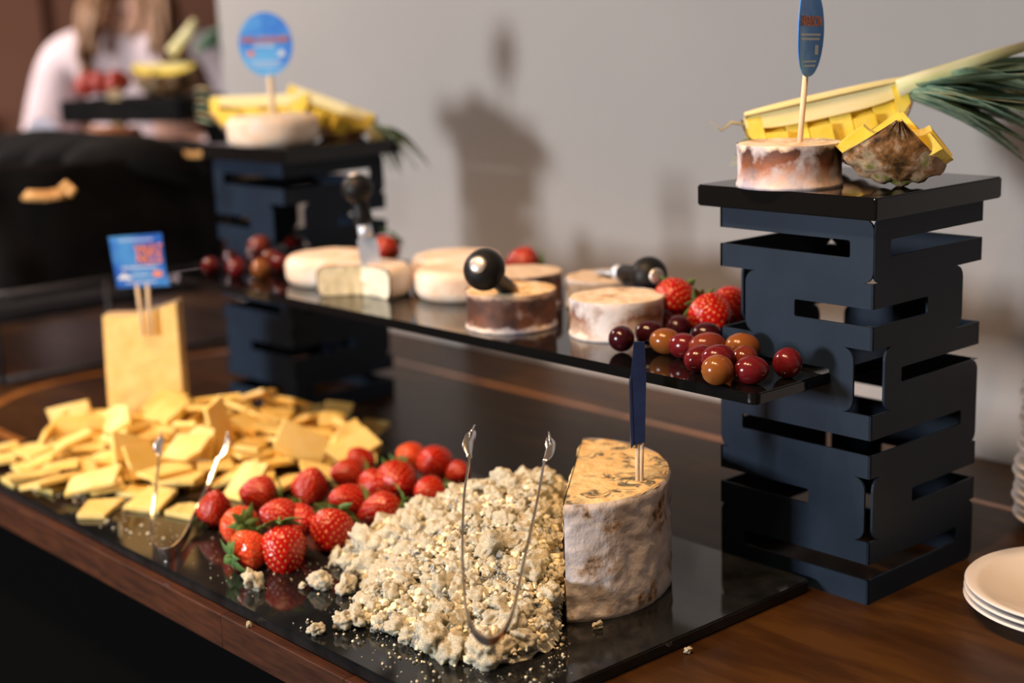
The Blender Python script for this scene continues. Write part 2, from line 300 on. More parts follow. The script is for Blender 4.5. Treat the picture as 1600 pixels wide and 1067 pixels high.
# thin orange strip on the table top, a long loop with rounded ends
def loop(x0, x1, y0, y1, r, n=10):
    out = []
    for cx, cy, a in ((x1 - r, y1 - r, 0), (x0 + r, y1 - r, PI / 2), (x0 + r, y0 + r, PI), (x1 - r, y0 + r, 1.5 * PI)):
        out += [(cx + r * math.cos(a + PI / 2 * k / n), cy + r * math.sin(a + PI / 2 * k / n)) for k in range(n + 1)]
    return out
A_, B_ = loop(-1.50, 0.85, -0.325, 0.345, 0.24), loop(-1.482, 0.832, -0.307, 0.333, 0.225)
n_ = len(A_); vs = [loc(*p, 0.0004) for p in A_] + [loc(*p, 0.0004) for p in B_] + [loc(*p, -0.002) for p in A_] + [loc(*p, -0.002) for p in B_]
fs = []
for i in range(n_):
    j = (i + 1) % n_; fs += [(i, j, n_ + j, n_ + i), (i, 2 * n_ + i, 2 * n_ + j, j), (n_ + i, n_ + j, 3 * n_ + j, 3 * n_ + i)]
obj('table_strip', mesh('table_strip', vs, fs, [STRIP]), t)

# ---------------------------------------------------------------- slabs of black glass
def slab(name, lo, hi, r, label, cat, m=GLASS, rot=0.0, org=None):
    th = hi[2] - lo[2]; c = Vector(((lo[0] + hi[0]) / 2, (lo[1] + hi[1]) / 2, lo[2])); hx, hy = (hi[0] - lo[0]) / 2, (hi[1] - lo[1]) / 2
    L_ = loop(-hx, hx, -hy, hy, r, 5); bm = bmesh.new(); f = bm.faces.new([bm.verts.new((x, y, 0)) for x, y in L_])
    g = bmesh.ops.extrude_face_region(bm, geom=[f]); bmesh.ops.translate(bm, verts=[v for v in g['geom'] if isinstance(v, bmesh.types.BMVert)], vec=(0, 0, th))
    bmesh.ops.bevel(bm, geom=[e for e in bm.edges if abs(e.verts[0].co.z - e.verts[1].co.z) < 1e-6], offset=0.0014, segments=2, affect='EDGES')
    o = obj(name, from_bm(bm, name, m), None, c if org is None else org, (0, 0, rot)); return tag(o, label, cat)
slab('serving_slab', (-1.14, -0.434, 0.0005), (-0.060, -0.006, 0.012), 0.010, 'wide black glass slab lying on the wooden table under the cheese and strawberries', 'serving board', GLASSD)
slab('display_shelf', (-1.078, -0.1105, 0.2086), (-0.0460, 0.170, 0.2194), 0.008, 'long raised black glass shelf bridging the two zigzag stands', 'shelf')
slab('stand_board', (-0.200, -0.0121, 0.3675), (0.0094, 0.1977, 0.3882), 0.003, 'square black board on top of the near right stand under the pineapple', 'serving board')

# ---------------------------------------------------------------- zigzag stands
def riser():
    W, R = 0.18, 0.0125
    def arc(cx, cz, a0, a1, r=R, n=6): return [(cx + r * math.cos(a0 + (a1 - a0) * k / n), cz + r * math.sin(a0 + (a1 - a0) * k / n)) for k in range(n + 1)]
    def tab(top, bot, ins, r=R): return arc(ins + r, top - r, PI / 2, PI, r) + arc(ins + r, bot + r, PI, 1.5 * PI, r)
    def slot(top, bot, dep, r=.0015): return [(0, top), (dep - r, top), (dep, top - r), (dep, bot + r), (dep - r, bot), (0, bot)]
    outer = [(0, .3671)] + slot(.3463, .3302, .154) + [(0, .3076)] + tab(.3076, .2459, .0320) + [(0, .2459)] + slot(.2233, .2084, .1325) + tab(.2080, .1231, .0006, .011) + [(0, .1231)] + slot(.0999, .0851, .110) + [(0, .0626)] + tab(.0626, .0, .0006, .010)
    inner = tab(.3671, .3080, .0008, .011) + [(0, .3080)] + slot(.2847, .2681, .0886) + [(0, .2463)] + tab(.2463, .1845, .0205) + [(0, .1845)] + slot(.1611, .1462, .152) + [(0, .1240)] + tab(.1240, .0616, .0058) + [(0, .0616)] + slot(.0398, .0240, .150) + [(0, 0)]
    poly = outer + [(W - x, z) for x, z in reversed(inner)]
    root = empty('display_stand', (0, 0, 0))
    bm = bmesh.new(); seen = []
    for p in poly:
        if not seen or (abs(p[0] - seen[-1][0]) + abs(p[1] - seen[-1][1])) > 2e-5: seen.append(p)
    me = prism('side_panel', [(x - W, z) for x, z in seen], 0.0025, STEELB)
    me2 = me.copy(); me2.transform(Matrix.Diagonal((-1, 1, 1, 1))); me2.flip_normals()
    bm.free()
    # front panel x from -W to 0 at y=0, with the two corner kinds alternating round the box
    obj('side_panel', me, root)
    o = obj('side_panel', me2, root); o.location = (0, 0, 0); o.rotation_euler = (0, 0, PI / 2)      # right panel along +y from the front corner
    # mirrored panel spans x 0..W, y 0..t; turned by 90 degrees it spans y 0..W, x -t..0
    o = obj('side_panel', me, root); o.rotation_euler = (0, 0, PI); o.location = (-W, W, 0)            # back panel
    o = obj('side_panel', me2, root); o.rotation_euler = (0, 0, -PI / 2); o.location = (-W, W, 0)     # left panel
    return root
st = riser(); tag(st, 'black steel zigzag stand at the near end of the shelf beside the white plates', 'display stand', 'zigzag steel stands')
st2 = dup(st); st2.rotation_euler = (0, 0, PI / 2 + math.radians(2.0)); st2.location = (-0.99825 - .18 * math.sin(math.radians(2)), 0.0243 + .18 * math.cos(math.radians(2)), 0)
tag(st2, 'blurred black steel zigzag stand at the far end of the shelf', 'display stand', 'zigzag steel stands')
slab('stand_board', (-0.105, -0.105, 0.3675), (0.105, 0.105, 0.3882), 0.003, 'square black board on top of the far stand under a white cheese', 'serving board', rot=math.radians(2), org=(-1.082, 0.112, 0.3675))

# ---------------------------------------------------------------- half wheel of blue cheese
def half_wheel():
    C, n_, m_ = Vector((-0.226, -0.163, 0)), Vector((0.755, 0.656, 0)), Vector((0.656, -0.755, 0))
    H = 0.113; root = empty('blue_cheese_half_wheel', (C.x, C.y, TZ))
    NA, NZ = 110, 44; vs, fs = [], []
    def P(a, s=1.0): return n_ * (0.093 * math.cos(a) * s) + m_ * (0.111 * math.sin(a) * s)
    for j in range(NZ + 1):
        z = H * j / NZ; e = min(z, H - z); rr = 1 - 0.025 * max(0, 1 - e / 0.006) ** 2
        for i in range(NA + 1):
            a = -PI / 2 + PI * i / NA; p = P(a, rr); d = p.normalized()
            q = p * 60 + Vector((0, 0, z * 60)); k = noise.fractal(q, 1.0, 2.0, 4) * 0.0016
            pit = noise.noise(q * 0.55 + Vector((3, 1, 4))); k += -0.0022 * max(0, pit - 0.25) * 3 + 0.0015 * max(0, -pit - 0.3) * 3
            if j in (0, NZ): k *= .3
            vs.append(p + d * k + Vector((0, 0, z)))
    for j in range(NZ):
        for i in range(NA): a = j * (NA + 1) + i; fs.append((a, a + 1, a + NA + 2, a + NA + 1))
    obj('rind', mesh('rind', vs, fs, [STILR], None, True), root)
    # paste: top and the broken cut face
    vs, fs = [], []; K = 26
    for r in range(K + 1):
        s = r / K
        for i in range(NA + 1):
            a = -PI / 2 + PI * i / NA; p = P(a, s * 0.985)
            edge = -0.0012 * (s > .98); vs.append(p + Vector((0, 0, H + edge + 0.0012 * noise.noise(p * 90) - n_.dot(p) * 0.0)))
    for r in range(K):
        for i in range(NA): a = r * (NA + 1) + i; fs.append((a, a + 1, a + NA + 2, a + NA + 1))
    base = len(vs); G = 40
    for j in range(G + 1):
        z = H * (1 - j / G)
        for i in range(G + 1):
            y = 0.1093 * (2 * i / G - 1); br = 0 if j == 0 else 1
            o_ = noise.fractal(Vector((y * 60, z * 60, 0)), 1, 2, 4) * 0.004 * br - 0.001
            vs.append(m_ * y - n_ * abs(o_) + Vector((0, 0, z + (0.0012 * noise.noise(m_ * y * 90) if j == 0 else 0))))
    for j in range(G):
        for i in range(G): a = base + j * (G + 1) + i; fs.append((a, a + 1, a + G + 2, a + G + 1))
    obj('paste', mesh('paste', vs, fs, [STILP], None, True), root)
    return tag(root, 'tall half wheel of blue-veined cheese with a mottled grey rind', 'cheese')
half_wheel()

# ---------------------------------------------------------------- signs on sticks
def text(name, st, size, m, parent, loc, rot=(PI / 2, 0, 0), sx=1.0, bend=None):
    c = bpy.data.curves.new(name, 'FONT'); c.body = st; c.size = size; c.align_x = 'CENTER'; c.align_y = 'CENTER'; c.extrude = 0.0002; c.offset = 0.0004 if size > .0135 else 0.0001
    tmp = bpy.data.objects.new('tmp', c); COL.objects.link(tmp); bpy.context.view_layer.update()
    me = bpy.data.meshes.new_from_object(tmp.evaluated_get(bpy.context.evaluated_depsgraph_get())); bpy.data.objects.remove(tmp); me.name = name
    me.materials.clear(); me.materials.append(m); me.transform(Matrix.Diagonal((sx, 1, 1, 1)))
    if bend:
        for v in me.vertices: v.co = bend(v.co)
        me.update(); return obj(name, me, parent)
    return obj(name, me, parent, loc, rot)
def bars(parent, rows, m):
    """lines of print too small to read"""
    vs, fs = [], []
    for (x0, x1, z, h) in rows:
        x = x0
        while x < x1:
            w = rnd.uniform(.002, .005); k = len(vs); x2 = min(x + w, x1)
            vs += [(x, -.0011, z), (x2, -.0011, z), (x2, -.0011, z + h), (x, -.0011, z + h)]; vs += [(a, -.0008, c) for a, b, c in vs[k:k + 4]]
            fs += [(k, k + 1, k + 2, k + 3), (k, k + 4, k + 5, k + 1), (k + 3, k + 2, k + 6, k + 7)]; x = x2 + .0009
    obj('small_print', mesh('small_print', vs, fs, [m]), parent)
# square blue sign on two sticks, stuck into the upright cheddar block (its own root stands at the stick foot)
s = empty('cheese_sign', (-1.0063, -0.2000, 0.1691), frame((-0.03, 0, 1), SIDE.lerp(Vector((1, 0, 0)), 0.05)))
for dx in (-.007, .007): obj('stick', tube('stick', [(dx * .7, 0, -.012), (dx, -0.001, .058)], .0026, STICK, 8), s)
card = obj('sign_card', prism('sign_card', [(-.033, .054), (-.0345, .075), (-.038, .122), (.033, .124), (.034, .075), (.038, .054)], .0016, SIGNB), s, (0, -.003, 0))
text('lettering', 'VAULT', .0150, INKO, card, (.014, -.0012, .104), sx=.8); text('lettering', 'NO.5', .019, INKO, card, (.014, -.0012, .091), sx=.78)
bars(card, [(-.024, .022, .116, .0016), (-.024, .024, .079, .0022), (-.02, .02, .0595, .0018), (-.012, .012, .069, .0018)], INKW)
obj('emblem', prism('emblem', [(-.031, .065), (-.027, .071), (-.024, .0705), (-.0225, .076), (-.020, .0705), (-.016, .071), (-.012, .065)], .0004, INKW), card, (0, -.0006, 0))
obj('emblem', prism('emblem', [(.017, .067), (.017, .074), (.021, .0745), (.029, .0735), (.029, .067)], .0004, INKO), card, (0, -.0006, 0))
tag(s, 'square blue VAULT sign on two sticks stuck in the upright cheddar block', 'sign')
def disc(r, sq=1.0, n=48): return [(r * math.cos(2 * PI * k / n), r * math.sin(2 * PI * k / n) * sq) for k in range(n)]
# round sign on the far white cheese
s = empty('cheese_sign', (-1.0663, 0.0580, 0.4319), frame(UP, SIDE))
obj('stick', tube('stick', [(0, 0, -.012), (-.0015, 0, .062)], .0042, STICK, 8), s)
card = obj('sign_card', prism('sign_card', disc(.0385, 1.16), .0016, SIGNP), s, (-.004, -.004, .0985))
text('lettering', 'WILLOUGHBY', .0125, INKO, card, (0, -.0012, .006), sx=.86)
bars(card, [(-.016, .012, -.0035, .003), (-.022, .022, -.026, .0022), (-.018, .018, -.031, .0018)], INKW)
obj('emblem', prism('emblem', [(-.026, -.016), (-.026, -.009), (-.017, -.009), (-.017, -.016)], .0004, INKO), card, (0, -.0006, 0))
obj('emblem', prism('emblem', [(.016, -.017), (.019, -.010), (.022, -.008), (.025, -.010), (.028, -.017)], .0004, INKW), card, (0, -.0006, 0))
tag(s, 'round blue sign on one stick in the white cheese on the far stand', 'sign')
# round sign on the near right stand, turned nearly edge on and curled
s = empty('cheese_sign', (-0.1073, 0.0300, 0.4299), frame((-.0, 0.03, 1), SIDE))
obj('stick', tube('stick', [(0, 0, -.010), (.0042, 0, .064)], .0028, STICK, 8), s)
vs, fs = [], []; NX, NZ_ = 14, 26
def curl(u, z):
    th = 0.70 + 1.1 * (u / .036) ** 1; x = 0.0; return Vector((.0015 + (u + .036) * .50 + .0006 * math.sin(u * 90), (u + .0) * .90 - .012 * (u / .036) ** 2, z))
for j in range(NZ_ + 1):
    z = .0425 * math.cos(PI * j / NZ_); hw = math.sqrt(max(0, .0425 ** 2 - z * z)) * .86 + .0003
    for i in range(NX + 1): vs.append(curl(hw * (2 * i / NX - 1), z))
for j in range(NZ_):
    for i in range(NX): a = j * (NX + 1) + i; fs.append((a, a + 1, a + NX + 2, a + NX + 1))
card = obj('sign_card', mesh('sign_card', vs, fs, [SIGNP], None, True), s, (-.014, 0, .1035)); so = card.modifiers.new('thick', 'SOLIDIFY'); so.thickness = .0012
def bend(co, dz=0.0): p = curl(co.x, co.y + dz); q = curl(co.x + .001, 0) - curl(co.x - .001, 0); nn = Vector((q.y, -q.x, 0)).normalized(); return p + nn * (.0016 + co.z)
text('lettering', 'HARBISON', .0132, INKO, card, None, sx=.92, bend=lambda co: bend(co, .0085))
vs, fs = [], []
for x0, x1, z, h in ((-.028, .026, -.0045, .0022), (-.026, .024, -.0085, .0022), (-.016, .018, -.029, .0016), (-.014, .014, -.033, .0016), (.014, .020, -.022, .009)):
    x = x0
    while x < x1:
        w_ = .0035; b_ = len(vs); vs += [bend(Vector((x, z, 0))), bend(Vector((x + w_, z, 0))), bend(Vector((x + w_, z + h, 0))), bend(Vector((x, z + h, 0)))]; fs.append((b_, b_ + 1, b_ + 2, b_ + 3)); x += w_ + .0008
obj('small_print', mesh('small_print', vs, fs, [INKW]), card)
tag(s, 'curled blue HARBISON sign on a stick in the cheese on the near stand', 'sign')
# dark sign seen edge on in the half wheel
s = empty('cheese_sign', (-0.1539, -0.1476, 0.1255), frame(UP, SIDE))
for dx in (-.0017, .0017): obj('stick', tube('stick', [(dx, 0, -.006), (dx * 1.2 + .001, .001, .047)], .0021, STICK, 8), s)
card = obj('sign_card', prism('sign_card', [(-.0055, .035), (-.007, .10), (-.0035, .134), (.0065, .134), (.0075, .10), (.0055, .038)], .0012, SIGND), s, (0, -.004, 0), (0, 0, 0))
c2 = obj('folded_edge', prism('folded_edge', [(-.0075, .032), (-.0078, .095), (-.0062, .10), (-.0050, .036)], .012, SIGND), s, (0, -.0045, 0))
tag(s, 'narrow dark blue sign seen almost edge on in the blue-veined half wheel', 'sign')

# ---------------------------------------------------------------- upright cheddar block
root = empty('cheddar_block', (-1.033, -0.192, TZ + .003), frame(UP, SIDE))
vs, fs = [], []; NX, NZ_ = 16, 24
def blk(i, j, back):
    x = -.050 + .100 * i / NX; top = .168 + .020 * max(0, (i / NX - .35)) ** 1.6 * 1.6; z = top * j / NZ_; x *= 1.02 - .05 * j / NZ_ * (1 if x < 0 else -.3)
    y = (-.020 - .005 * math.cos(x * 30) * 0 + .0012 * noise.noise(Vector((x * 60, z * 60, 0)))) if not back else .020 - .004 * j / NZ_
    if not back: y += .006 * (j / NZ_) ** 3 * (1 - i / NX)
    return Vector((x, y, z))
for back in (0, 1):
    for j in range(NZ_ + 1):
        for i in range(NX + 1): vs.append(blk(i, j, back))
S_ = (NX + 1) * (NZ_ + 1); ms = []
for j in range(NZ_):
    for i in range(NX):
        a = j * (NX + 1) + i; fs.append((a, a + 1, a + NX + 2, a + NX + 1)); ms.append(0); fs.append((S_ + a + 1, S_ + a, S_ + a + NX + 1, S_ + a + NX + 2)); ms.append(0)
for j in range(NZ_):
    a = j * (NX + 1); fs.append((a, a + NX + 1, S_ + a + NX + 1, S_ + a)); ms.append(0); a += NX; fs.append((a + NX + 1, a, S_ + a, S_ + a + NX + 1)); ms.append(1)
for i in range(NX):
    a = NZ_ * (NX + 1) + i; fs.append((a, a + 1, S_ + a + 1, S_ + a)); ms.append(1); fs.append((i + 1, i, S_ + i, S_ + i + 1)); ms.append(0)
obj('block', mesh('block', vs, fs, [CHEDW, CHEDR], ms), root)
tag(root, 'tall upright block of pale cheddar standing behind the slices', 'cheese')

# ---------------------------------------------------------------- cheddar slices
def slice_mesh(k, L, W):
    r = random.Random(40 + k); bm = bmesh.new(); pts = []
    base = [(-L / 2, -W / 2), (L / 2, -W / 2), (L / 2, W / 2), (-L / 2, W / 2)]
    base = [(x + r.uniform(-.004, .004), y + r.uniform(-.004, .004)) for x, y in base]
    if k % 3 == 2: base[2:3] = [(base[2][0], base[2][1] - W * .35), (base[2][0] - L * .25, base[2][1])]
    for i in range(len(base)):
        a, b = Vector(base[i]), Vector(base[(i + 1) % len(base)])
        for q in range(5): p = a.lerp(b, q / 5); pts.append((p.x + r.uniform(-.0004, .0004), p.y + r.uniform(-.0004, .0004)))
    f = bm.faces.new([bm.verts.new((x, y, -.003)) for x, y in pts]); g = bmesh.ops.extrude_face_region(bm, geom=[f])
    bmesh.ops.translate(bm, verts=[v for v in g['geom'] if isinstance(v, bmesh.types.BMVert)], vec=(0, 0, .006))
    bmesh.ops.bevel(bm, geom=[e for e in bm.edges if abs(e.verts[0].co.z - e.verts[1].co.z) < 1e-6], offset=.0006, segments=1, affect='EDGES')
    return from_bm(bm, 'cheddar_slice', CHED)
DIM = [(.056, .038), (.050, .044), (.044, .033), (.062, .041)]
SM = [[slice_mesh(v + 4 * q, *DIM[v]) for q in range(3)] for v in range(4)]
SL = [(1,-1.1009,-0.3758,0.0218,0.216,-0.098,-0.026,0.971), (2,-1.1006,-0.2569,0.0153,0.631,-0.0,-0.0,0.776), (3,-1.0843,-0.281,0.0458,0.634,-0.675,-0.35,0.139), (2,-1.0784,-0.3489,0.0199,0.825,0.06,-0.082,-0.556), (0,-1.0701,-0.2938,0.0153,0.992,0.0,-0.0,0.126), (2,-1.0598,-0.1176,0.0249,0.964,0.084,-0.161,-0.195), (0,-1.0589,-0.3199,0.0428,0.481,-0.127,-0.46,0.736), (3,-1.0578,-0.2473,0.0329,0.625,-0.681,-0.281,0.258), (0,-1.0568,-0.4001,0.0189,0.183,-0.052,-0.014,0.982), (1,-1.0531,-0.2959,0.0246,0.712,0.046,-0.012,-0.7), (2,-1.0507,-0.1192,0.021,0.786,0.145,-0.109,-0.591), (1,-1.0455,-0.3457,0.0153,0.707,0.0,-0.0,0.708), (3,-1.0411,-0.2753,0.0446,0.863,0.152,0.005,0.483), (2,-1.0341,-0.2618,0.0401,0.797,0.151,-0.013,0.585), (2,-1.0321,-0.3613,0.0254,0.994,0.088,-0.044,0.044), (2,-1.0283,-0.1,0.0238,0.954,0.003,-0.174,0.244), (0,-1.0259,-0.2979,0.0483,0.374,0.312,-0.594,-0.64), (3,-1.0183,-0.2648,0.0235,0.677,0.08,-0.04,-0.731), (2,-1.0097,-0.0775,0.0336,0.81,-0.014,0.225,0.541), (0,-1.0075,-0.0771,0.0153,0.665,0.0,-0.0,-0.746), (1,-1.0066,-0.2474,0.0153,0.646,0.0,0.0,0.764), (2,-1.0035,-0.3836,0.0153,0.12,-0.0,-0.0,0.993), (0,-1.0028,-0.3388,0.0242,0.955,0.075,-0.006,-0.287), (1,-0.9996,-0.2041,0.0383,0.432,-0.542,0.477,-0.541), (1,-0.9992,-0.32,0.0396,0.738,0.035,-0.154,0.656), (1,-0.9974,-0.1267,0.0271,0.559,0.159,-0.102,-0.807), (0,-0.9965,-0.2572,0.0549,0.071,-0.233,-0.936,-0.254), (0,-0.9893,-0.3211,0.0209,0.016,0.041,0.088,-0.995), (3,-0.9869,-0.3014,0.0333,0.317,0.005,0.001,0.948), (1,-0.978,-0.1942,0.0678,0.172,-0.478,-0.861,0.012), (3,-0.9763,-0.1353,0.0282,0.744,-0.118,-0.147,0.64), (3,-0.9714,-0.0708,0.0522,0.933,-0.075,-0.197,0.293), (3,-0.9702,-0.1742,0.0445,0.53,0.253,-0.24,-0.773), (3,-0.9691,-0.2167,0.0365,0.694,-0.58,-0.217,0.367), (1,-0.9687,-0.3789,0.0319,0.153,-0.909,0.379,-0.081), (3,-0.9666,-0.115,0.0464,0.069,0.133,-0.065,-0.987), (3,-0.9665,-0.0263,0.0353,0.194,0.919,-0.319,0.129), (1,-0.9625,-0.1034,0.0203,0.983,-0.016,-0.1,-0.154), (0,-0.9623,-0.038,0.0188,0.997,-0.003,0.064,0.041), (1,-0.9609,-0.0525,0.0255,0.003,0.997,0.039,-0.064), (0,-0.9608,-0.2973,0.0153,0.839,0.0,-0.0,0.544), (3,-0.9596,-0.2565,0.0265,0.906,-0.034,-0.068,-0.417), (2,-0.9557,-0.0127,0.0375,0.023,0.054,-0.226,-0.972), (2,-0.9537,0.0095,0.0209,0.091,-0.831,0.54,-0.098), (3,-0.9532,-0.4,0.0153,0.0,-0.765,-0.644,-0.0), (0,-0.9525,-0.1346,0.0628,0.188,0.83,0.509,0.13), (2,-0.9512,-0.267,0.036,0.042,0.915,-0.392,0.082), (3,-0.948,-0.0674,0.0324,0.761,0.018,0.074,0.644), (2,-0.9479,-0.1679,0.0254,0.132,-0.115,-0.124,0.977), (1,-0.9462,-0.2714,0.0506,0.091,0.19,0.038,-0.977), (3,-0.9435,-0.2118,0.0683,0.53,0.138,-0.01,0.837), (0,-0.9386,-0.249,0.0193,0.764,-0.049,-0.047,-0.642), (0,-0.9377,-0.4046,0.0257,0.825,-0.068,-0.057,0.559), (2,-0.9314,-0.1209,0.0153,0.033,0.0,0.0,-0.999), (1,-0.9301,-0.1521,0.0479,0.514,0.178,-0.05,-0.838), (2,-0.9295,-0.1942,0.0449,0.757,0.354,-0.069,-0.545), (2,-0.9291,-0.3035,0.0196,0.243,0.097,-0.023,0.965), (3,-0.928,-0.1615,0.0192,0.559,0.034,-0.044,0.828), (0,-0.9279,-0.2223,0.056,0.915,0.034,0.135,-0.378), (3,-0.9256,-0.318,0.025,0.721,0.111,-0.019,0.683), (2,-0.9228,-0.0592,0.035,0.424,-0.084,0.005,-0.902), (3,-0.9216,-0.3736,0.0336,0.969,-0.004,-0.089,-0.231), (2,-0.9194,-0.2027,0.0236,0.959,-0.015,-0.033,0.282), (1,-0.9173,-0.1652,0.0666,0.086,0.361,0.927,-0.061), (1,-0.9136,-0.1554,0.0466,0.516,-0.124,-0.136,0.836), (0,-0.9112,-0.2451,0.0425,0.126,0.309,0.939,-0.083), (1,-0.9109,-0.0186,0.0245,0.02,-0.989,-0.042,-0.141), (3,-0.9041,-0.3809,0.0153,0.0,-0.755,0.656,0.0), (2,-0.8993,-0.0954,0.0393,0.299,-0.061,-0.1,-0.947), (0,-0.8985,-0.1293,0.0636,0.403,-0.049,0.227,0.885), (1,-0.8984,-0.2421,0.0307,0.415,-0.04,0.092,0.904), (0,-0.8954,-0.2598,0.0208,0.696,-0.071,-0.07,-0.711), (0,-0.8954,-0.0724,0.0266,0.513,-0.037,0.06,0.855), (3,-0.8951,-0.138,0.038,0.835,-0.075,0.016,-0.546), (2,-0.8935,-0.1559,0.0331,0.882,-0.022,0.073,0.464), (3,-0.8927,-0.1314,0.0231,0.85,0.051,0.105,0.514), (3,-0.8911,-0.4002,0.0266,0.638,-0.075,-0.09,0.761), (1,-0.8903,-0.0253,0.0153,0.151,-0.0,-0.0,-0.989), (3,-0.8847,-0.2364,0.0227,0.981,-0.098,0.019,0.166), (2,-0.8842,-0.3258,0.029,0.167,-0.205,0.748,-0.609), (2,-0.8831,0.0061,0.021,0.942,-0.065,-0.048,-0.326), (3,-0.8818,-0.3052,0.0382,0.314,0.618,0.658,-0.295), (2,-0.8774,-0.3554,0.0232,0.93,0.037,-0.014,-0.365), (1,-0.8734,-0.1824,0.0153,0.573,0.0,0.0,0.819), (1,-0.8731,-0.2299,0.0348,0.774,-0.076,0.064,0.626), (0,-0.872,-0.1385,0.0427,0.57,0.121,0.259,0.771), (0,-0.8688,-0.0024,0.0325,0.005,-0.898,0.398,0.19), (0,-0.8665,-0.1925,0.0502,0.029,-0.257,0.96,-0.103), (1,-0.8647,-0.2003,0.0399,0.015,0.084,0.996,-0.0), (1,-0.856,-0.0605,0.0329,0.436,-0.263,-0.12,0.852), (2,-0.854,-0.1347,0.039,0.285,0.536,-0.794,-0.027), (1,-0.8529,-0.1139,0.046,0.273,0.928,0.221,-0.122), (2,-0.8528,-0.226,0.0594,0.28,0.489,0.812,-0.153), (0,-0.851,-0.3145,0.0557,0.636,-0.429,0.17,-0.619), (1,-0.8505,-0.1716,0.0214,0.093,-0.074,-0.02,-0.993), (0,-0.8452,-0.3125,0.0356,0.42,0.664,-0.588,-0.19), (0,-0.8439,-0.1547,0.0546,0.224,0.868,-0.439,-0.057), (3,-0.8371,-0.3721,0.0315,0.902,0.162,-0.061,0.395), (1,-0.8364,-0.3579,0.0195,0.987,0.033,-0.054,-0.146), (3,-0.8355,-0.3044,0.0413,0.686,-0.413,0.207,-0.562), (0,-0.8333,-0.163,0.0252,0.975,-0.041,0.065,-0.21), (3,-0.8318,-0.0518,0.0269,0.129,-0.853,-0.496,-0.1), (1,-0.8299,-0.1077,0.0206,0.088,-0.825,0.558,-0.017), (1,-0.8284,-0.2315,0.0435,0.102,0.192,-0.682,-0.699), (0,-0.8278,-0.0343,0.0194,0.019,-0.965,-0.253,-0.072), (3,-0.8262,-0.2035,0.0655,0.089,0.719,0.217,-0.654), (2,-0.8212,-0.0402,0.042,0.931,0.022,0.058,-0.36), (0,-0.8208,-0.1941,0.0325,0.111,-0.014,-0.102,0.988), (0,-0.8204,-0.2243,0.0191,0.986,0.016,-0.063,0.155), (1,-0.8172,-0.1515,0.0335,0.96,-0.171,0.194,-0.108), (3,-0.8137,-0.2427,0.0461,0.464,0.491,-0.275,0.684), (1,-0.8113,-0.0836,0.0315,0.225,-0.039,0.029,-0.973), (1,-0.8071,-0.2618,0.0519,0.242,-0.948,-0.201,0.051), (1,-0.8045,-0.1405,0.053,0.458,-0.082,-0.089,-0.881), (0,-0.7993,-0.1364,0.0401,0.012,0.797,-0.591,0.121), (0,-0.798,-0.328,0.0153,0.979,0.0,-0.0,0.203), (2,-0.7956,-0.2962,0.0219,0.978,0.0,0.0,-0.208), (0,-0.7948,-0.299,0.0351,0.666,-0.0,0.0,0.746), (2,-0.7945,-0.2708,0.0153,0.0,-0.993,-0.116,0.0), (2,-0.7936,-0.064,0.0189,0.925,-0.031,-0.076,-0.372), (0,-0.791,-0.0016,0.0224,0.514,0.097,-0.073,0.849), (2,-0.7816,-0.1889,0.0447,0.078,0.925,-0.371,0.034), (3,-0.7799,-0.2958,0.0285,0.381,-0.0,-0.0,-0.925), (0,-0.7799,-0.3963,0.0153,0.0,-0.391,-0.92,0.0), (3,-0.7791,-0.1196,0.0153,0.918,-0.0,-0.0,-0.396), (0,-0.774,-0.1923,0.0153,0.537,-0.0,0.0,-0.843), (2,-0.7739,-0.1199,0.0219,0.932,-0.0,-0.0,-0.363), (2,-0.7738,-0.2441,0.0339,0.01,-0.55,0.834,-0.048), (2,-0.7729,-0.1315,0.0285,0.135,0.0,-0.0,-0.991), (2,-0.7701,-0.0495,0.0233,0.983,-0.173,0.059,0.006), (1,-0.7676,-0.1887,0.0377,0.064,0.789,0.611,-0.018), (1,-0.7645,-0.0531,0.0417,0.298,0.846,-0.412,0.163), (2,-0.7642,-0.1416,0.0354,0.002,0.977,-0.211,0.007), (3,-0.7593,-0.1788,0.0291,0.095,-0.037,0.018,0.995), (1,-0.7526,-0.341,0.0198,0.49,0.079,-0.045,0.867), (1,-0.7483,-0.0753,0.0275,0.012,0.026,-0.954,-0.299), (3,-0.7467,-0.2034,0.0219,0.27,-0.001,0.0,0.963), (1,-0.7426,-0.2299,0.0288,0.126,-0.939,-0.288,-0.143), (3,-0.738,-0.1409,0.0455,0.348,-0.787,-0.247,0.445), (2,-0.7358,-0.1034,0.0239,0.196,-0.298,-0.932,-0.063), (3,-0.7207,-0.0733,0.0384,0.065,0.288,-0.185,0.937), (1,-0.7024,-0.0843,0.0291,0.304,-0.845,-0.41,0.158), (0,-0.7007,-0.0877,0.0349,0.655,-0.054,0.338,-0.673), (1,-0.6987,-0.2451,0.0314,0.279,-0.595,-0.717,-0.231), (2,-0.6935,-0.3269,0.0153,0.0,-0.164,0.986,0.0), (3,-0.6896,-0.1988,0.0193,0.057,0.567,0.818,0.083), (1,-0.6789,-0.1592,0.0286,0.035,-0.222,-0.962,0.153)]
